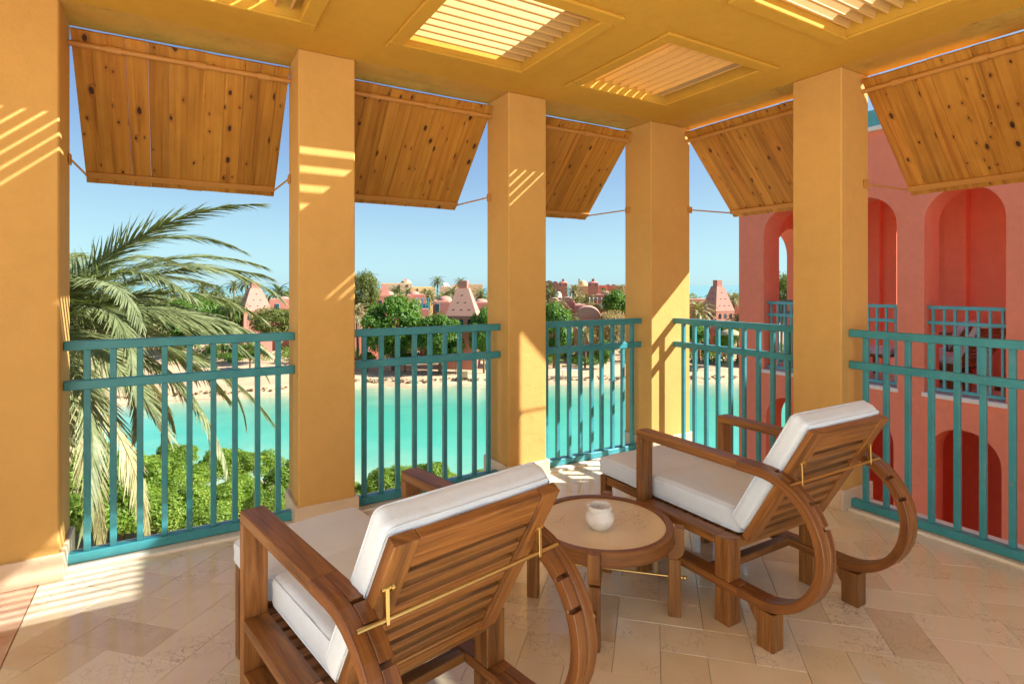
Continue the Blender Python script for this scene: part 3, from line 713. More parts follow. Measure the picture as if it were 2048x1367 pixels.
pt = MB(); pt.lathe([(.0001, 0), (.030, 0), (.034, .003), (.046, .016), (.0555, .034), (.057, .046), (.052, .060), (.044, .068), (.0425, .072), (.047, .077), (.049, .083), (.0475, .089), (.044, .091), (.040, .088), (.038, .078), (.044, .06), (.046, .04), (.03, .022), (.0001, .02)], 40); pt.build('body', 'ceramic', t)
for q in range(3):
    a = 2 * PI * q / 3 + .4; MB().box((.0435 * math.cos(a), .0435 * math.sin(a), .0905), (.014, .012, .003), .001, 0, Matrix.Rotation(a, 3, 'Z')).build('rest_notch', 'ceramic', t)

# ------------------------------------------------------------------ red building across the gap
XF = 7.6; WT = .38
rb = thing('red_building', 'salmon red arcaded building with turquoise railings beyond the right railing', 'building', (0, 0, 0))
def arcade(name, bays, y0, y1, z0, z1, x0, x1, hw, zs, mat='salmon', axis='y', seg=14, base=None):
    """wall from y0 to y1 and z0 to z1, x0..x1 thick, with arched openings centred on bays"""
    m = MB(); T = (lambda a, b, c: (c, a, b)) if axis == 'y' else (lambda a, b, c: (a, c, b))
    def q(p, flip=False): m.add([T(*v) for v in p], [(0, 1, 2, 3)])
    cur = y0; zb = base if base is not None else z0
    def rect(a, b, c, d):   # a..b by c..d on both faces
        if b - a < 1e-4 or d - c < 1e-4: return
        q([(a, c, x0), (b, c, x0), (b, d, x0), (a, d, x0)]); q([(a, c, x1), (a, d, x1), (b, d, x1), (b, c, x1)])
    for c in sorted(bays):
        a, b = c - hw, c + hw; rect(cur, a, z0, z1); rect(a, b, z0, zb)
        pts = [(c - hw * math.cos(t), zs + hw * math.sin(t)) for t in np.linspace(0, PI, seg + 1)]
        for (p0, p1) in zip(pts, pts[1:]):
            for xx in (x0, x1): q([(p0[0], p0[1], xx), (p1[0], p1[1], xx), (p1[0], z1, xx), (p0[0], z1, xx)])
            q([(p0[0], p0[1], x0), (p1[0], p1[1], x0), (p1[0], p1[1], x1), (p0[0], p0[1], x1)])
        for yy in (a, b): q([(yy, zb, x0), (yy, zs, x0), (yy, zs, x1), (yy, zb, x1)])
        q([(a, zb, x0), (b, zb, x0), (b, zb, x1), (a, zb, x1)]); cur = b
    rect(cur, y1, z0, z1)
    for yy in (y0, y1): q([(yy, z0, x0), (yy, z0, x1), (yy, z1, x1), (yy, z1, x0)])
    q([(y0, z1, x0), (y1, z1, x0), (y1, z1, x1), (y0, z1, x1)])
    return m.build(name, mat, rb)
bayY = [2.82 - 1.057, 2.82, 3.877, 4.934]
bayY_all = [2.82 - 1.057 * 2] + bayY
YE = 5.75; YB = -.4
arcade('upper_arcade', bayY_all, YB, YE, -.12, 3.22, XF, XF + WT, .383, 2.017, base=-.02)
arcade('lower_arcade', bayY_all, YB, YE, -3.4, -.121, XF, XF + WT, .345, -.70, base=-3.35)
MB().box((XF + WT / 2, (YB + YE) / 2, -5.35), (WT, YE - YB, 3.9), 0).build('basement_wall', 'salmon', rb)
# end wall facing the lagoon with one arch per storey
arcade('upper_end_wall', [8.42], XF + WT, 10.1, -.12, 3.22, YE - .36, YE - .002, .42, 1.75, axis='x', base=-.02)
arcade('lower_end_wall', [8.42], XF + WT, 10.1, -3.4, -.121, YE - .36, YE - .002, .40, -.72, axis='x', base=-3.35)
MB().box((9.03, YE - .18, -5.35), (2.1, .36, 3.9), 0).build('basement_end_wall', 'salmon', rb)
# loggia floors, back walls, ceilings
for z, nm in ((-.125, 'loggia_floor'), (-3.45, 'terrace_floor')): MB().box((9.0 if z > -1 else 9.7, (YB + YE) / 2, z), (2.04 if z > -1 else 3.44, YE - YB - .75, .2), 0).build(nm, 'sill_stone', rb)
MB().box((9.0, (YB + YE) / 2, 2.95), (2.04, YE - YB - .02, .2), 0).build('loggia_ceiling', 'salmon', rb)
MB().box((9.7, (YB + YE) / 2, -.35), (3.44, YE - YB - .75, .2), 0).build('terrace_ceiling', 'salmon', rb)
for a, b, nm in ((YB, 4.05, 'back_wall'), (4.42, YE - .365, 'back_wall')): MB().box((9.75, (a + b) / 2, 1.4), (.3, b - a, 3.2), 0).build(nm, 'salmon', rb)
MB().box((11.55, (YB + YE) / 2 - .19, -1.9), (.3, YE - YB - .4, 3.1), 0).build('terrace_back_wall', 'salmon', rb)
MB().box((9.9, 4.41, -1.9), (3.0, .16, 3.05), 0).build('terrace_shade_wall', 'salmon', rb)  # added cross wall, holds back the end arch's light to darken the recess
MB().box((9.9, YB + .1, -1.9), (3.0, .16, 3.05), 0).build('terrace_shade_wall', 'salmon', rb)
for y in (4.75, 3.62, 2.0): MB().box((9.55, y, 1.4), (.098, .26, 2.8), 0).build('pilaster', 'salmon', rb)
MB().beam((9.75, 4.0, 2.3), (9.75, 4.45, 2.3), .06, .1, 0).build('lintel', 'salmon', rb)
# roof edge : white cornice, turquoise band
MB().box((8.85, (YB + YE) / 2, 3.25), (2.62, YE - YB + .12, .056), .004).build('cornice', 'whitewall', rb)
MB().box((8.85, (YB + YE) / 2, 3.385), (2.56, YE - YB + .06, .21), .004).build('parapet_band', 'turquoise', rb)
# unseen taller blocks, stepping up away from the lagoon, sized to shade the balcony
MB().box((8.05, -1.05, -1.2), (.9, .95, 12.1), 0).build('near_shade_block', 'salmon', rb)
MB().box((8.4, -2.46, -.55), (1.6, 1.86, 13.4), 0).build('tall_shade_block', 'salmon', rb)
MB().box((8.6, -5.8, -2.2), (2.0, 4.8, 10.2), 0).build('low_wing', 'salmon', rb)
for z, nm in ((-.013, 'sill'),):
    for c in bayY_all: MB().box((XF + .10, c, z), (.26, .80, .05), .004).build(nm, 'whitewall', rb)
for c in bayY_all: railing(.78, (XF + .10, c, .012), PI / 2, None, mat='turquoise', n=7, par=rb, name='balcony_railing')
railing(.86, (8.42, YE - .18, .012), 0, None, mat='turquoise', n=7, par=rb, name='balcony_railing')
# chairs on its loggia and lower terrace (copies)
dup(chair2, (8.62, 3.55, -.025), math.radians(-14), 'lounge chair behind turquoise railing of the red building, its back reclined rightmost', 'lounge chairs on the red building')
dup(chair2, (9.05, 4.02, -.025), math.radians(6), 'lounge chair on the red building balcony, partly hidden by the red pier', 'lounge chairs on the red building')
dup(stool2, (8.72, 4.05, -.025), math.radians(4), 'white cushioned footstool between balusters of the red building balcony')
dup(chair2, (8.75, 3.35, -3.35), math.radians(20), 'shaded wooden chair under the lower red arch', 'terrace chairs under the lower arch')
dup(stool2, (8.45, 2.72, -2.98), math.radians(55), 'pale cushioned seat in the shade of the lower red arch')

# ------------------------------------------------------------------ vegetation generators
def leaf_quads(C, Nrm, size, aspect=2.0):
    n = len(C); r1 = rng.normal(size=(n, 3)); N = Nrm / (np.linalg.norm(Nrm, axis=1, keepdims=True) + 1e-9)
    A = np.cross(N, r1); A /= (np.linalg.norm(A, axis=1, keepdims=True) + 1e-9); B = np.cross(N, A)
    s = (size * rng.uniform(.7, 1.3, n))[:, None]; a = A * s; b = B * s / aspect
    V = np.stack([C - a, C - b * .9 + N * s * .12, C + a, C + b * .9 + N * s * .12], 1).reshape(-1, 3)
    return V, np.arange(4 * n).reshape(n, 4)
def crown_mesh(name, rx, rz, n_lobe, per, size, mat, flat=1.0, aspect=2.0, gap=.25, low=-.55):
    Vs = []; Fs = []; o = 0
    for k in range(n_lobe):
        d = rng.normal(size=3); d /= np.linalg.norm(d)
        if d[2] < low: d[2] = -d[2]
        rad = rng.uniform(.55, 1.0) ** .6; c = d * np.array([rx, rx, rz]) * rad * .78; lr = rng.uniform(.22, .40) * rx
        dirs = rng.normal(size=(per, 3)); dirs /= np.linalg.norm(dirs, axis=1, keepdims=True); dirs[:, 2] = np.where(dirs[:, 2] < -.4, -dirs[:, 2], dirs[:, 2])
        C = c + dirs * (lr * rng.uniform(.55, 1.05, per) ** .7)[:, None] * np.array([1, 1, .8 * flat])
        V, F = leaf_quads(C, dirs + rng.normal(size=(per, 3)) * .6 + np.array([0, 0, .4]), np.full(per, size), aspect)
        Vs.append(V); Fs.append(F + o); o += len(V)
    me = quads(name, np.concatenate(Vs), np.concatenate(Fs), None); me.materials.append(M[mat]); return me
def trunk_mesh(h, r, lean=(0, 0), fork=True, n=7):
    m = MB(); top = Vector((lean[0], lean[1], h)); m.tube([(0, 0, -.15), Vector((lean[0] * .3, lean[1] * .3, h * .35)), Vector((lean[0] * .7, lean[1] * .7, h * .7)), top], [r * 1.3, r, r * .8, r * .55], n)
    if fork:
        for k in range(5):
            a = k * 1.26 + random.random(); b = Vector((lean[0] * .6, lean[1] * .6, h * (.5 + .08 * k))); e = b + Vector((math.cos(a), math.sin(a), .9)) * h * .45
            m.tube([b, b.lerp(e, .5) + Vector((0, 0, -.04 * h)), e], [r * .5, r * .35, r * .15], 5)
    return m.mesh('trunk')
def frond_geo(Lf, n, ll, droop, rise, seed, width=.028, fold=.55, seg=3, twist=0.0):
    """a pinnate leaf along +x : returns leaflet verts/faces and rachis points"""
    r = np.random.default_rng(seed); ts = np.linspace(0, 1, 16)
    ang = rise - droop * ts ** 1.25; dx = np.cos(ang); dz = np.sin(ang); st = Lf / 15
    X = np.concatenate([[0], np.cumsum(dx[:-1]) * st]); Zz = np.concatenate([[0], np.cumsum(dz[:-1]) * st]); sway = .1 * Lf * r.uniform(-1, 1); Yy = sway * ts ** 2
    V = []; F = []; o = 0
    for i in range(n):
        t = .16 + .84 * (i / (n - 1)) ** .95; p = np.array([np.interp(t, ts, X), np.interp(t, ts, Yy), np.interp(t, ts, Zz)]); a = np.interp(t, ts, ang)
        T = np.array([math.cos(a), 0, math.sin(a)]); U = np.array([-math.sin(a), 0, math.cos(a)])
        for s in (-1, 1):
            le = ll * (math.sin(PI * min(1, .12 + .86 * t) ** .85) * .75 + .3) * r.uniform(.85, 1.12); sw = .62 + .85 * t + r.uniform(-.14, .14)   # forward sweep
            S_ = np.array([0, s, 0]); f = fold * r.uniform(.5, 1.3) + twist * s
            d = T * math.sin(min(sw, 1.35)) + (S_ * math.cos(f) + U * math.sin(f)) * math.cos(min(sw, 1.35)); d /= np.linalg.norm(d)
            wv = np.cross(d, U if abs(np.dot(d, U)) < .9 else T); wv /= np.linalg.norm(wv) + 1e-9; wv = wv * .8 + U * r.uniform(-.5, .5); wv /= np.linalg.norm(wv)
            q = p.copy(); rows = []
            for k in range(seg + 1):
                wd = width * (1.0, 1.0, .7, .08)[k] if seg == 3 else width * (1, .9, .08)[k]
                rows += [q - wv * wd / 2, q + wv * wd / 2]; d = d + np.array([0, 0, -.16 * r.uniform(.3, 1.6)]); d /= np.linalg.norm(d); q = q + d * le / seg
            V += rows; F += [(o + 2 * k, o + 2 * k + 1, o + 2 * k + 3, o + 2 * k + 2) for k in range(seg)]; o += 2 * (seg + 1)
    return V, F, [(x, y, z) for x, y, z in zip(X, Yy, Zz)]
def frond_mesh(mat, rw=.02, **k):
    V, F, R = frond_geo(**k); m = MB(); m.v = [tuple(v) for v in V]; m.f = [list(f) for f in F]; m.sm = [False] * len(F); m.u = [[(0, 0)] * 4] * len(F)
    m.tube(R, list(np.linspace(rw, rw * .25, len(R))), 5, False); return m.mesh('frond')
# near date palm beside the balcony
px_, py_ = at(58, 7.5); pz = zat(672, 7.5)
palm = thing('date_palm', 'large date palm with long arching fronds just outside the left railing', 'palm tree', (px_, py_, GZ))
tm = MB(); tm.tube([(0, 0, -.1), (.06, 0, 2.5), (0, .05, 5), (0, 0, pz - GZ + .1)], [.26, .21, .2, .24], 12); tm.build('trunk', 'bark', palm)
specs = []
for k in range(74):
    ring = k / 73; az = k * 2.399963 + random.uniform(-.2, .2); specs.append((az, 1.0 - 1.32 * ring + random.uniform(-.12, .12), 1.0 + .7 * random.random(), ring))
for az, up, droop, ring in specs:
    Lf = random.uniform(2.9, 3.8)
    me = frond_mesh('x', .02, Lf=Lf, n=112, ll=.56, droop=droop, rise=up, seed=int(abs(az) * 1000), width=.021, fold=.5 - .5 * ring)
    o = link('frond', me, 'palm_old' if ring > .84 else 'palm_green', palm, (0, 0, pz - GZ), az); o.rotation_euler = (random.uniform(-.35, .35), 0, az)
# shrubs on the near shore
shrub_me = [crown_mesh('foliage', 1.25, 1.05, 40, 300, .060, 'leaf_shrub', .95, 2.2, low=-.2) for _ in range(3)]
shtr = trunk_mesh(.8, .05)
SH = [(165, 25, 1.2), (235, 24.2, 1.1), (300, 23.3, 1.15), (352, 24.6, 1.0), (200, 21.6, 1.15), (262, 21.0, 1.2), (330, 21.2, 1.1), (392, 22.2, .9), (180, 18.8, 1.1), (245, 18.4, 1.15), (310, 18.6, 1.15), (372, 18.9, .95), (455, 23.3, 1.15), (515, 23.6, 1.15), (480, 20.6, .95), (430, 19.2, 1.0), (420, 17.3, .9), (585, 21.5, 1.0), (706, 21.0, .6), (775, 21.4, .8), (820, 21.8, .85), (868, 22.0, .8), (965, 22.8, .5), (1108, 20.8, .55), (145, 21.0, 1.1), (540, 19.6, .8)]
lab_sh = 'leafy green shrub on the near lagoon shore seen through the balusters'
ORD = ['', 'first', 'second', 'third', 'fourth', 'fifth', 'sixth', 'seventh', 'eighth', 'ninth']
def shrub_label(px, d):
    row = 'at the water edge' if d > 22.4 else 'of the middle row' if d > 19.7 else 'nearest below the balcony'
    if px < 600:
        b = [168, 225, 277, 327, 375, 422, 466, 510, 553]; i = sum(px > q for q in b)
        return f'leafy green shrub {row}, ' + ('left of the first baluster of the left railing' if i == 0 else 'right of the last baluster of the left railing' if i == 9 else f'right of the {ORD[i]} baluster of the left railing')
    if px < 1050:
        b = [722, 758, 791, 824, 856, 887, 915, 944, 972]; i = sum(px > q for q in b)
        return f'leafy green shrub {row}, right of the {ORD[max(i, 1)]} baluster of the middle railing' if i else f'leafy green shrub {row}, left of the first baluster of the middle railing'
    return 'small green shrub tip seen through the railing left of the corner pillar'
for k, (px, d, s) in enumerate(SH):
    x, y = at(px, d); t = thing('shrub', shrub_label(px, d), 'shrub', (x, y, GZ), random.uniform(0, 6), 'shrubs on the near shore')
    s *= (.8 if d > 22.4 else .92) if px < 650 else 1; t.scale = (s, s, s * random.uniform(.75, 1.05)); link('foliage', shrub_me[k % 3], None, t, (0, 0, .95)); link('stem', shtr, 'bark', t)
# broadleaf trees beyond the lagoon
tree_me = {'g': [crown_mesh('crown', 3.2, 2.7, 80, 130, .17, 'leaf_green', 1, 1.8, low=-1) for _ in range(2)], 'o': [crown_mesh('crown', 3.2, 2.4, 80, 120, .18, 'leaf_olive', 1, 3.4, low=-1) for _ in range(2)], 'd': [crown_mesh('crown', 3.2, 2.6, 80, 120, .13, 'leaf_dry', 1, 1.7, low=-1)]}
ttr = trunk_mesh(3.4, .16); ttr2 = trunk_mesh(3.4, .16, (1.0, .3))
TREES = [  # px, y centre, depth, width px, height px, kind, label
 (787, 658, 56, 128, 125, 'g', 'big round green tree left of the pink pyramid tower behind the middle railing'),
 (880, 678, 54, 100, 95, 'g', 'green tree in front of the pyramid tower foot'),
 (968, 668, 54, 62, 100, 'g', 'green tree right of the pyramid tower, partly behind the pillar'),
 (728, 590, 74, 62, 100, 'o', 'tall feathery yellowish tree beside the striped pillar'),
 (550, 648, 60, 92, 75, 'o', 'olive green leaning tree in front of the left pyramid tower'),
 (1108, 662, 58, 74, 110, 'g', 'bright green tree just right of the half sunlit pillar'),
 (1236, 607, 74, 66, 50, 'g', 'dark green tree beside the blue pergola house'),
 (1222, 665, 63, 74, 90, 'd', 'beige dry bushy tree behind the railing left of the corner pillar'),
 (1186, 622, 76, 44, 34, 'd', 'low beige bush under the blue pergola house'),
 (1207, 705, 57, 36, 50, 'g', 'dark green bush beside the palm trunk on the far beach'),
 (445, 652, 66, 80, 80, 'g', 'dark green tree left of the left pyramid tower'),
 (500, 702, 56, 60, 30, 'g', 'low dark hedge bush at the foot of the left pyramid tower'),
 (1394, 668, 55, 50, 40, 'g', 'bright green bush right of the corner pillar'),
 (1456, 672, 58, 56, 56, 'g', 'small green tree beside the thatched parasol'),
 (1562, 600, 62, 60, 120, 'o', 'pale green tree seen through the first red arch'),
 (380, 640, 70, 110, 90, 'g', 'green tree behind the date palm fronds'),
 (735, 715, 55, 34, 22, 'g', 'small clipped bush on the far beach left end of the middle railing'),
 (810, 718, 55, 44, 22, 'g', 'low clipped bush below the big round tree'),
 (912, 704, 53, 30, 26, 'g', 'small bush before the pyramid tower door'),
 (1640, 610, 60, 90, 120, 'g', 'tree beyond the lagoon hidden by the right pillar')]
for k, (px, yc, d, wp, hp, kind, lab) in enumerate(TREES):
    x, y = at(px, d); cz = zat(yc, d); rw = wp / 2 / FPX * d; rh = hp / 2 / FPX * d
    t = thing('broadleaf_tree' if hp > 45 else 'bush', lab, 'tree' if hp > 45 else 'bush', (x, y, GZ), 0, 'trees across the lagoon')
    cm = tree_me[kind]; c = link('crown', cm[k % len(cm)], None, t, (0, 0, cz - GZ), random.uniform(0, 6)); c.scale = (rw / 3.0, rw / 3.0, rh / 2.5)
    tt = link('trunk', ttr2 if kind == 'o' else ttr, 'bark', t); f = max(.5, (cz - GZ)) / 3.4; tt.scale = (min(1.2, rw / 2.5), min(1.2, rw / 2.5), f)
# far palms
def palm_crown(mat, nf=30, seed=0, Lf=2.6, droop_add=0):
    m = MB(); r = random.Random(seed)
    for k in range(nf):
        az = k * 2.4 + r.uniform(-.3, .3); ring = k / nf
        V, F, R = frond_geo(Lf * r.uniform(.85, 1.1), 17, .62, 1.15 + .5 * r.random() + droop_add, 1.25 - 1.9 * ring, seed * 100 + k, .085, .4, 2)
        ca_, sa = math.cos(az), math.sin(az); rot = lambda p: (p[0] * ca_ - p[1] * sa, p[0] * sa + p[1] * ca_, p[2]); o = len(m.v)
        m.v += [rot(p) for p in V]; m.f += [[i + o for i in f] for f in F]; m.sm += [False] * len(F); m.u += [[(0, 0)] * 4] * len(F)
        m.tube([rot(p) for p in R[::3]], .035, 3, False)
    me = m.mesh('crown'); me.materials.append(M[mat]); return me
PC = [palm_crown('far_palm', 32, 3), palm_crown('palm_old', 32, 4), palm_crown('far_palm', 28, 5, 2.6, .3)]
ptm = MB(); ptm.tube([(0, 0, -.1), (.1, 0, .35), (0, 0, .75), (0, 0, 1)], [.22, .17, .16, .2], 7); ptme = ptm.mesh('trunk')
PALMS = [(436, 582, 90, 20, 0), (468, 572, 95, 16, 0), (492, 566, 84, 20, 0), (466, 612, 64, 28, 2), (556, 585, 88, 26, 0), (405, 578, 92, 22, 0), (420, 600, 72, 26, 2), (578, 590, 92, 18, 0),
 (732, 562, 78, 22, 0), (714, 625, 60, 30, 1), (875, 563, 105, 15, 0), (921, 564, 100, 13, 0), (792, 583, 100, 16, 0), (815, 586, 96, 15, 0), (858, 590, 95, 20, 1), (888, 598, 78, 24, 0), (905, 585, 92, 18, 0), (962, 592, 86, 22, 0), (827, 607, 68, 15, 0), (846, 590, 110, 14, 1),
 (1146, 580, 100, 18, 1), (1104, 590, 90, 20, 0), (1172, 604, 84, 22, 0), (1154, 600, 82, 12, 0), (1118, 612, 74, 20, 1), (1136, 640, 62, 30, 0), (1212, 588, 104, 16, 0), (1098, 575, 115, 14, 0), (1196, 600, 90, 16, 1), (1240, 578, 110, 16, 1),
 (1396, 622, 62, 34, 1), (1468, 598, 82, 20, 1), (1475, 640, 62, 22, 1), (1170, 668, 58, 24, 1), (1425, 600, 90, 14, 0), (700, 590, 85, 22, 0), (740, 586, 110, 14, 0), (770, 588, 112, 12, 0)]
PLAB = {492: 'date palm rising behind the left pyramid tower chimney', 466: 'shaggy palm with hanging dry fronds left of the left pyramid tower', 714: 'pale green palm fronds beside the striped pillar above the middle railing', 875: 'tall slim palm on the skyline left of the middle pyramid tower', 921: 'palm crown just left of the middle pyramid tower chimney', 1146: 'straw coloured palm between the two pink turrets', 1154: 'small palm with bare trunk before the pink vaults', 1396: 'wide golden palm left of the right pyramid tower', 1136: 'greyish palm fronds right behind the railing left of the corner pillar', 1170: 'palm with short thick trunk on the far beach left of the corner pillar', 1475: 'golden palm right of the right pyramid tower', 732: 'palm crown within the feathery tree beside the striped pillar', 556: 'palm behind the pink house right of the left pyramid tower'}
MARKS = [(440, 'the arching near fronds'), (509, 'the left pyramid tower'), (568, 'the pink house by the left tower'), (705, 'the striped pillar'), (777, 'the house with tapering chimney'), (812, 'the sand coloured turret'), (845, 'the turquoise pergola'), (890, 'the blue window house'), (927, 'the middle pyramid tower'), (1100, 'the half sunlit pillar'), (1126, 'the left pink turret'), (1166, 'the yellow dome'), (1186, 'the right pink turret'), (1225, 'the white pergola house'), (1435, 'the right pyramid tower')]
def palm_label(px, d):
    mk_ = min(MARKS, key=lambda q: abs(q[0] - px)); side = 'left of' if px < mk_[0] - 4 else 'right of' if px > mk_[0] + 4 else 'behind'
    return f"{'small distant' if d > 101 else 'far' if d > 89 else 'taller, closer'} date palm {side} {mk_[1]}"
for k, (px, yc, d, rp, kind) in enumerate(PALMS):
    x, y = at(px, d); cz = zat(yc, d); s = rp / FPX * d / 2.1
    t = thing('palm_tree', PLAB.get(px) or palm_label(px, d), 'palm tree', (x, y, GZ), 0, 'palms across the lagoon')
    c = link('crown', PC[kind], None, t, (0, 0, cz - GZ), random.uniform(0, 6)); c.scale = (s, s, s); tr = link('trunk', ptme, 'bark', t); tr.scale = (min(1.3, s), min(1.3, s), cz - GZ)
# a far belt of gardens that reads as one mass
Vs = []; Fs = []; o = 0
for k in range(520):
    px = rng.uniform(60, 1620); d = rng.uniform(80, 185); x, y = at(px, d); hgt = rng.uniform(3, 6.6); n = 90
    dirs = rng.normal(size=(n, 3)); dirs /= np.linalg.norm(dirs, axis=1, keepdims=True); rr = rng.uniform(1.4, 3.2)
    C = np.array([x, y, GZ + hgt - rr * .6]) + dirs * rr * np.array([1.2, 1.2, .9]) * rng.uniform(.6, 1, (n, 1)); V, F = leaf_quads(C, dirs + np.array([0, 0, .5]), np.full(n, .42), 2.6); Vs.append(V); Fs.append(F + o); o += len(V)
me = quads('garden_belt', np.concatenate(Vs), np.concatenate(Fs), None); me.materials.append(M['far_palm']); tag(link('garden_belt', me, None), 'hazy belt of palms and gardens between the far houses', None, None, 'stuff')

Vs = []; Fs = []; o = 0
for k in range(620):
    px = rng.uniform(330, 1600); d = rng.uniform(60, 76); 
    if 600 < px < 690 or math.sin(px * .045) + math.sin(px * .11 + 1) < -.75: continue
    x, y = at(px, d); rr = rng.uniform(.4, 1.0); n = 60
    dirs = rng.normal(size=(n, 3)); dirs /= np.linalg.norm(dirs, axis=1, keepdims=True); dirs[:, 2] = abs(dirs[:, 2])
    C = np.array([x, y, GZ + .1]) + dirs * rr * np.array([1.3, 1.3, 1.2]) * rng.uniform(.5, 1, (n, 1)); V, F = leaf_quads(C, dirs + np.array([0, 0, .5]), np.full(n, .16), 2.0); Vs.append(V); Fs.append(F + o); o += len(V)
me = quads('undergrowth', np.concatenate(Vs), np.concatenate(Fs), None); me.materials.append(M['leaf_green']); tag(link('undergrowth', me, None), 'low green undergrowth along the far beach', None, None, 'stuff')
# ------------------------------------------------------------------ houses across the lagoon
def face_rot(px): # rotation so that local -y faces the camera
    u = (px - 1024) / FPX; x, y = FW[0] + u * RT[0], FW[1] + u * RT[1]; return math.atan2(y, x) - PI / 2
def arch_poly(w, h, n=8): return [(-w / 2, 0), (w / 2, 0)] + [(w / 2 * math.cos(a), h - w / 2 + w / 2 * math.sin(a)) for a in np.linspace(0, PI, n)]
def dome_mb(r, h, c, n=18): return MB().lathe([(r * math.cos(a), h * math.sin(a)) for a in np.linspace(0, PI / 2 - .01, 8)], n, c)
def tower(px, depth, wpx, y_pyr, y_top, y_ch, rot, label, chw=.28):
    x, y = at(px, depth); W = wpx / FPX * depth; z0 = 0; z1 = zat(y_pyr, depth) - GZ; z2 = zat(y_top, depth) - GZ; z3 = zat(y_ch, depth) - GZ
    t = thing('pyramid_tower', label, 'tower', (x, y, GZ), face_rot(px) + rot, 'pink pyramid towers'); h = W / 2; q = W * .19
    MB().box((0, 0, z1 / 2), (W, W, z1), .03, 2).build('wall', 'pinkwall', t)
    p = MB(); b = h * 1.02; p.add([(-b, -b, z1), (b, -b, z1), (b, b, z1), (-b, b, z1), (-q, -q, z2), (q, -q, z2), (q, q, z2), (-q, q, z2)], [(0, 1, 5, 4), (1, 2, 6, 5), (2, 3, 7, 6), (3, 0, 4, 7), (4, 5, 6, 7), (3, 2, 1, 0)]); p.build('roof', 'pinkroof', t)
    cw = W * chw; MB().box((0, 0, (z2 + z3) / 2 - .1), (cw, cw, z3 - z2 + .2), .02, 2).build('chimney', 'pinkwall', t)
    for k_ in range(4):
        R = Matrix.Rotation(k_ * PI / 2, 3, 'Z')
        for row, f in ((1, .74), (2, .48), (3, .22)):
            for c in range(row):
                xx = (c - (row - 1) / 2) * W * .24 * (1 if row < 3 else 1.05); yy = -(b + (q - b) * f); zz = z1 + (z2 - z1) * f
                MB().box(R @ Vector((xx, yy + .035, zz)), (.17, .11, .09), 0, 0, R).build('vent_hole', 'dark_void', t)
        for c in (-1, 0, 1):
            v = MB(); wv = W * .15; v.prism(arch_poly(wv, wv * 1.5), -h - .012, -h + .1, lambda a, bb, cc: tuple(R @ Vector((a + c * W * .29, cc, z1 - wv * 1.5 - W * .1 + bb)))); v.build('window', 'dark_void' if c else 'window_glass', t)
    return t
tower(509, 68, 53, 621, 576, 564, math.radians(14), 'pink pyramid tower with chimney above the left railing')
tower(927, 58, 61, 630, 576, 561, math.radians(-9), 'pink pyramid tower with chimney above the middle railing')
tower(1435, 68, 45, 621, 572, 560, math.radians(40), 'pink pyramid tower with chimney right of the corner pillar')
def house(px0, px1, y_top, depth, mat, label, domes=(), roofmat='pinkroof', y_base=None, deep=5, rot=0, windows=(), chimney=None, vault=None, name='house', extra=None):
    pc = (px0 + px1) / 2; x, y = at(pc, depth); W = (px1 - px0) / FPX * depth; H = zat(y_top, depth) - GZ
    t = thing(name, label, 'house', (x, y, GZ), face_rot(pc) + rot, 'houses across the lagoon'); k = depth / FPX
    MB().box((0, deep / 2, H / 2), (W, deep, H), .03, 2).build('wall', mat, t)
    MB().box((0, deep / 2, H + .06), (W - .3, deep - .3, .12), .02).build('roof', roofmat, t)
    for px, r, hh in domes: dome_mb(r * k, hh * k, ((px - pc) * k, min(deep / 2, 2.5), H)).build('dome', roofmat, t)
    for px, yy, wp, hp, mm in windows:
        fr = MB().box(((px - pc) * k, -.03, zat(yy, depth) - GZ), (wp * k * 1.25, .08, hp * k * 1.2), .01).build('window', 'turquoise' if mm == 't' else mat, t)
        MB().box(((px - pc) * k, -.065, zat(yy, depth) - GZ), (wp * k, .04, hp * k), 0).build('pane', 'window_glass' if mm != 't' else 'window_glass', fr)
    if chimney:
        px, wp, yt, sl = chimney; zt = zat(yt, depth) - GZ; a = wp * k / 2; b = a * sl
        c = MB(); xx = (px - pc) * k; c.add([(xx - a, 1, H), (xx + a, 1, H), (xx + a, 1 + 2 * a, H), (xx - a, 1 + 2 * a, H), (xx - b, 1 + a - b, zt), (xx + b, 1 + a - b, zt), (xx + b, 1 + a + b, zt), (xx - b, 1 + a + b, zt)], [(0, 1, 5, 4), (1, 2, 6, 5), (2, 3, 7, 6), (3, 0, 4, 7), (4, 5, 6, 7)]); c.build('chimney', mat, t)
    if vault:
        for px, r in vault:
            v = MB(); v.prism([(r * k * math.cos(a) + (px - pc) * k, H + r * k * .8 * math.sin(a)) for a in np.linspace(0, PI, 12)], 0.02, deep - .02, lambda a, bb, c: (a, c, bb)); v.build('vault_roof', roofmat, t)
    return t
house(541, 600, 599, 74, 'pinkwall', 'pink flat house with small dome right of the left pyramid tower', domes=((568, 10, 6),), windows=((556, 612, 6, 9, 't'),))
house(753, 822, 591, 76, 'pinkwall', 'pink domed house with tapering chimney behind the big round tree', domes=((777, 12, 9),), chimney=(768, 23, 569, .36), windows=((762, 604, 5, 8, 'p'),))
house(806, 850, 590, 79, 'pinkwall', 'pink domed house behind the turquoise pergola', domes=((828, 12, 8),))
house(763, 803, 567, 116, 'sandwall', 'sand coloured long house on the skyline above the big round tree', roofmat='sandwall')
house(800, 824, 567, 112, 'sandwall', 'sand coloured round turret house with chimney on the skyline', domes=((812, 11, 8),), roofmat='sandwall', chimney=(811, 6, 557, .9), windows=((815, 571, 4, 4, 'p'),))
house(824, 870, 574, 118, 'yellowwall', 'low yellow house on the skyline', roofmat='yellowwall', windows=((835, 580, 4, 6, 'p'), (850, 580, 4, 6, 'p')))
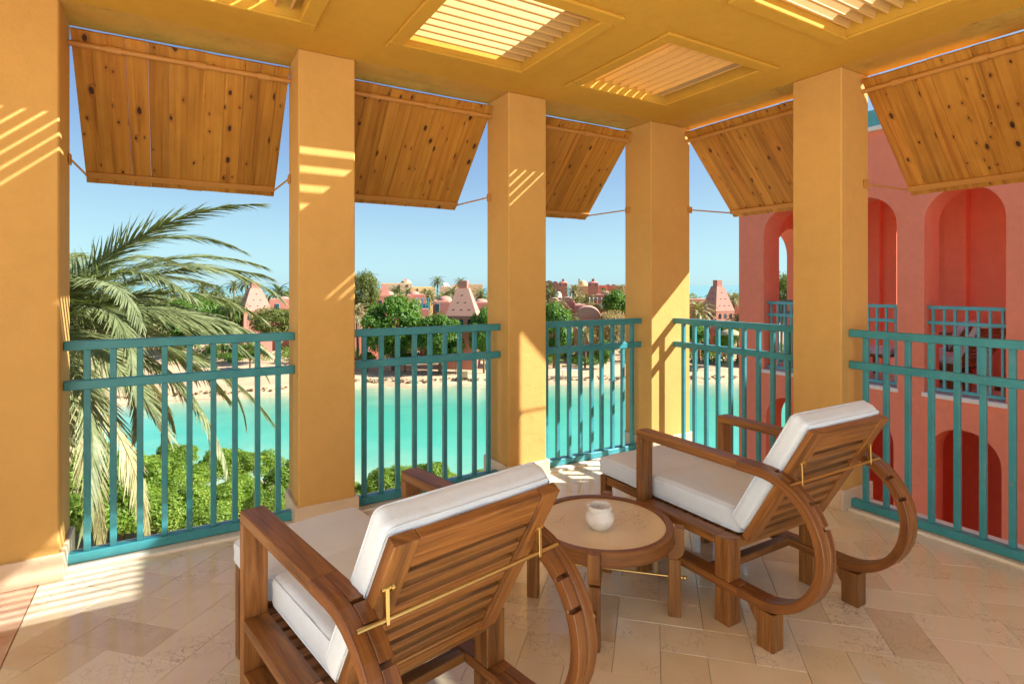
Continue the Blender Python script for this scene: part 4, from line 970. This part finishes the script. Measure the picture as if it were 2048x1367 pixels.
house(866, 900, 604, 61, 'pinkwall', 'tall pink house with blue window left of the middle pyramid tower', domes=((890, 16, 12),), windows=((876, 614, 5, 13, 't'), (893, 642, 6, 18, 't')))
house(940, 985, 606, 66, 'pinkwall', 'low pink house behind the middle pyramid tower', domes=((962, 14, 8),))
house(880, 902, 573, 135, 'sandwall', 'pale domed house on the skyline beside the slim palm', domes=((890, 9, 8),), roofmat='whitewall')
house(905, 966, 569, 140, 'sandwall', 'flat sandy house on the skyline behind the middle tower', roofmat='sandwall')
house(700, 726, 612, 72, 'pinkwall', 'pink house beside the striped pillar above the middle railing', domes=((715, 9, 6),))
house(720, 760, 655, 60, 'salmon', 'low red house with blue door at the left end of the middle railing', windows=((734, 690, 4, 24, 't'), (748, 690, 6, 10, 'p')))
house(840, 870, 640, 66, 'pinkwall', 'small pink house wall right of the big round tree', windows=((852, 655, 5, 8, 'p'),))
house(1082, 1118, 567, 135, 'pinkwall', 'pink house on the skyline right of the half sunlit pillar', vault=((1098, 8), (1110, 6)))
house(1117, 1135, 566, 122, 'pinkwall', 'left pink turret with chimney on the skyline', domes=((1126, 9, 4),), roofmat='pinkwall', chimney=(1126, 5, 557.5, .85), windows=((1121, 569, 3, 4, 'p'), (1131, 569, 3, 4, 'p')), deep=3)
house(1148, 1180, 572, 128, 'yellowwall', 'yellow domed house between the pink turrets', domes=((1166, 9, 12),), roofmat='yellowwall', chimney=(1158, 3, 557, 1), windows=((1160, 580, 5, 4, 'p'),))
house(1176, 1197, 566, 122, 'pinkwall', 'right pink turret with chimney on the skyline', domes=((1186, 10, 4),), roofmat='pinkwall', chimney=(1186, 6, 557, .85), windows=((1180, 569, 3, 4, 'p'), (1192, 569, 3, 4, 'p')), deep=3)
house(1197, 1214, 571, 128, 'salmon', 'red flat house right of the right pink turret', windows=((1205, 578, 3, 5, 'p'),))
house(1210, 1260, 572, 134, 'pinkwall', 'pink house with two small vaults on the skyline by the corner pillar', vault=((1216, 5), (1227, 5)))
house(1190, 1275, 590, 84, 'pinkwall', 'pink domed house above the white and blue pergola', domes=((1213, 12, 8),), windows=((1240, 598, 6, 6, 'p'),))
house(1098, 1150, 603, 78, 'pinkwall', 'pink vaulted house row left of the blue pergola', vault=((1108, 9), (1136, 11)))
house(1148, 1172, 611, 76, 'pinkwall', 'low pink house beside the small bare trunk palm')
house(1102, 1124, 596, 90, 'pinkwall', 'pink house carrying a small white dome', domes=((1117, 7, 13),), roofmat='whitewall')
house(1150, 1215, 634, 64, 'pinkwall', 'low pink vault behind the railing left of the corner pillar', vault=((1175, 26),))
house(1372, 1420, 600, 84, 'salmon', 'low red house left of the right pyramid tower', windows=((1390, 606, 4, 5, 'p'),))
house(1446, 1500, 604, 86, 'pinkwall', 'low pink house right of the right pyramid tower')
house(1370, 1400, 655, 66, 'salmon', 'dark red house behind the bright bush right of the corner pillar', windows=((1392, 655, 6, 10, 't'),))
def pergola(px0, px1, y0, y1, depth, label, mat):
    pc = (px0 + px1) / 2; x, y = at(pc, depth); k = depth / FPX; W = (px1 - px0) * k; z1 = zat(y0, depth) - GZ; z0 = zat(y1, depth) - GZ
    t = thing('pergola', label, 'pergola', (x, y, GZ), face_rot(pc)); 
    MB().box((0, 1.5, z0 / 2), (W, 3, z0), .02).build('base', 'pinkwall', t)
    n = max(4, int(W / .65))
    for i in range(n + 1):
        for yy in ((0.05, 2.9) if i % 2 == 0 else (.05,)): MB().box((-W / 2 + .06 + (W - .12) * i / n, yy, (z0 + z1) / 2), (.1, .1, z1 - z0), 0).build('post', mat, t)
    for i in range(n + 1): MB().box((-W / 2 + .06 + (W - .12) * i / n, 1.45, z1 + .05), (.08, 3.2, .1), 0).build('rafter', mat, t)
    for zz in (z0 + .35, z0 + .7, z1 - .01): MB().box((0, .12, zz), (W, .06, .08), 0).build('rail', 'turquoise', t)
    MB().box((0, .16, z0 + .35), (W - .1, .03, .5), 0).build('panel', 'turquoise', t)
pergola(832, 858, 598, 618, 73, 'turquoise pergola terrace right of the big round tree', 'turquoise')
pergola(1178, 1212, 597, 618, 79, 'white and blue pergola terrace left of the corner pillar', 'whitewall')
# beach furniture
def parasol(px, yt, d, rp, label):
    x, y = at(px, d); zt = zat(yt, d) - GZ; r = rp / FPX * d
    t = thing('thatched_parasol', label, 'parasol', (x, y, GZ)); MB().tube([(0, 0, -.1), (0, 0, zt - .2)], .07, 8).build('pole', 'bark', t)
    MB().lathe([(r, zt - r * .48), (r * .98, zt - r * .40), (r * .5, zt - r * .14), (.05, zt), (.001, zt)], 20).build('thatch', 'thatch', t)
parasol(1460, 657, 56, 24, 'thatched beach parasol beside the small tree right of the corner pillar')
x, y = at(1142, 52); t = thing('beach_bench', 'white bench on the far beach behind the railing left of the corner pillar', 'bench', (x, y, GZ), face_rot(1142))
for s in (-.75, .75):
    for q in (0, .5): MB().box((s, q, .3), (.08, .08, .6), 0).build('leg', 'whitewall', t)
    MB().box((s, .54, .75), (.08, .06, .5), 0).build('back_post', 'whitewall', t)
for q in (-.02, .16, .34, .5): MB().box((0, q, .62), (1.7, .12, .04), 0).build('seat_board', 'whitewall', t)
MB().box((0, .50, .9), (1.7, .03, .14), 0).build('back_board', 'bark', t)
x, y = at(930, 51.8); t = thing('wooden_crate', 'slatted wooden beach box standing on the sand below the middle railing', 'crate', (x, y, GZ), face_rot(930))
MB().box((0, 0, .3), (.5, .5, .55), .01).build('body', 'thatch', t)
for s in (-.2, -.07, .07, .2): MB().box((s, -.265, .3), (.09, .03, .6), 0).build('slat', 'thatch', t)
# eroded rim of the far beach
m = MB()
for k in range(900):
    l = rng.uniform(-45, 30); d = far_shore(l) + rng.normal(1.55, .22); x, y = dl(d, l); s = rng.uniform(.05, .22); R = Matrix.Rotation(rng.uniform(0, 6), 3, 'Z') @ Matrix.Rotation(rng.uniform(-.5, .5), 3, 'X')
    m.box((x, y, GZ - .18 + rng.uniform(-.1, .12)), (s * 1.6, s, s * .8), s * .25, 0, R)
tag(m.build('shore_rocks', 'rock'), 'dark clods and stones along the far beach edge', None, None, 'stuff')
print('tiles', ntile, 'objects', len(bpy.data.objects))
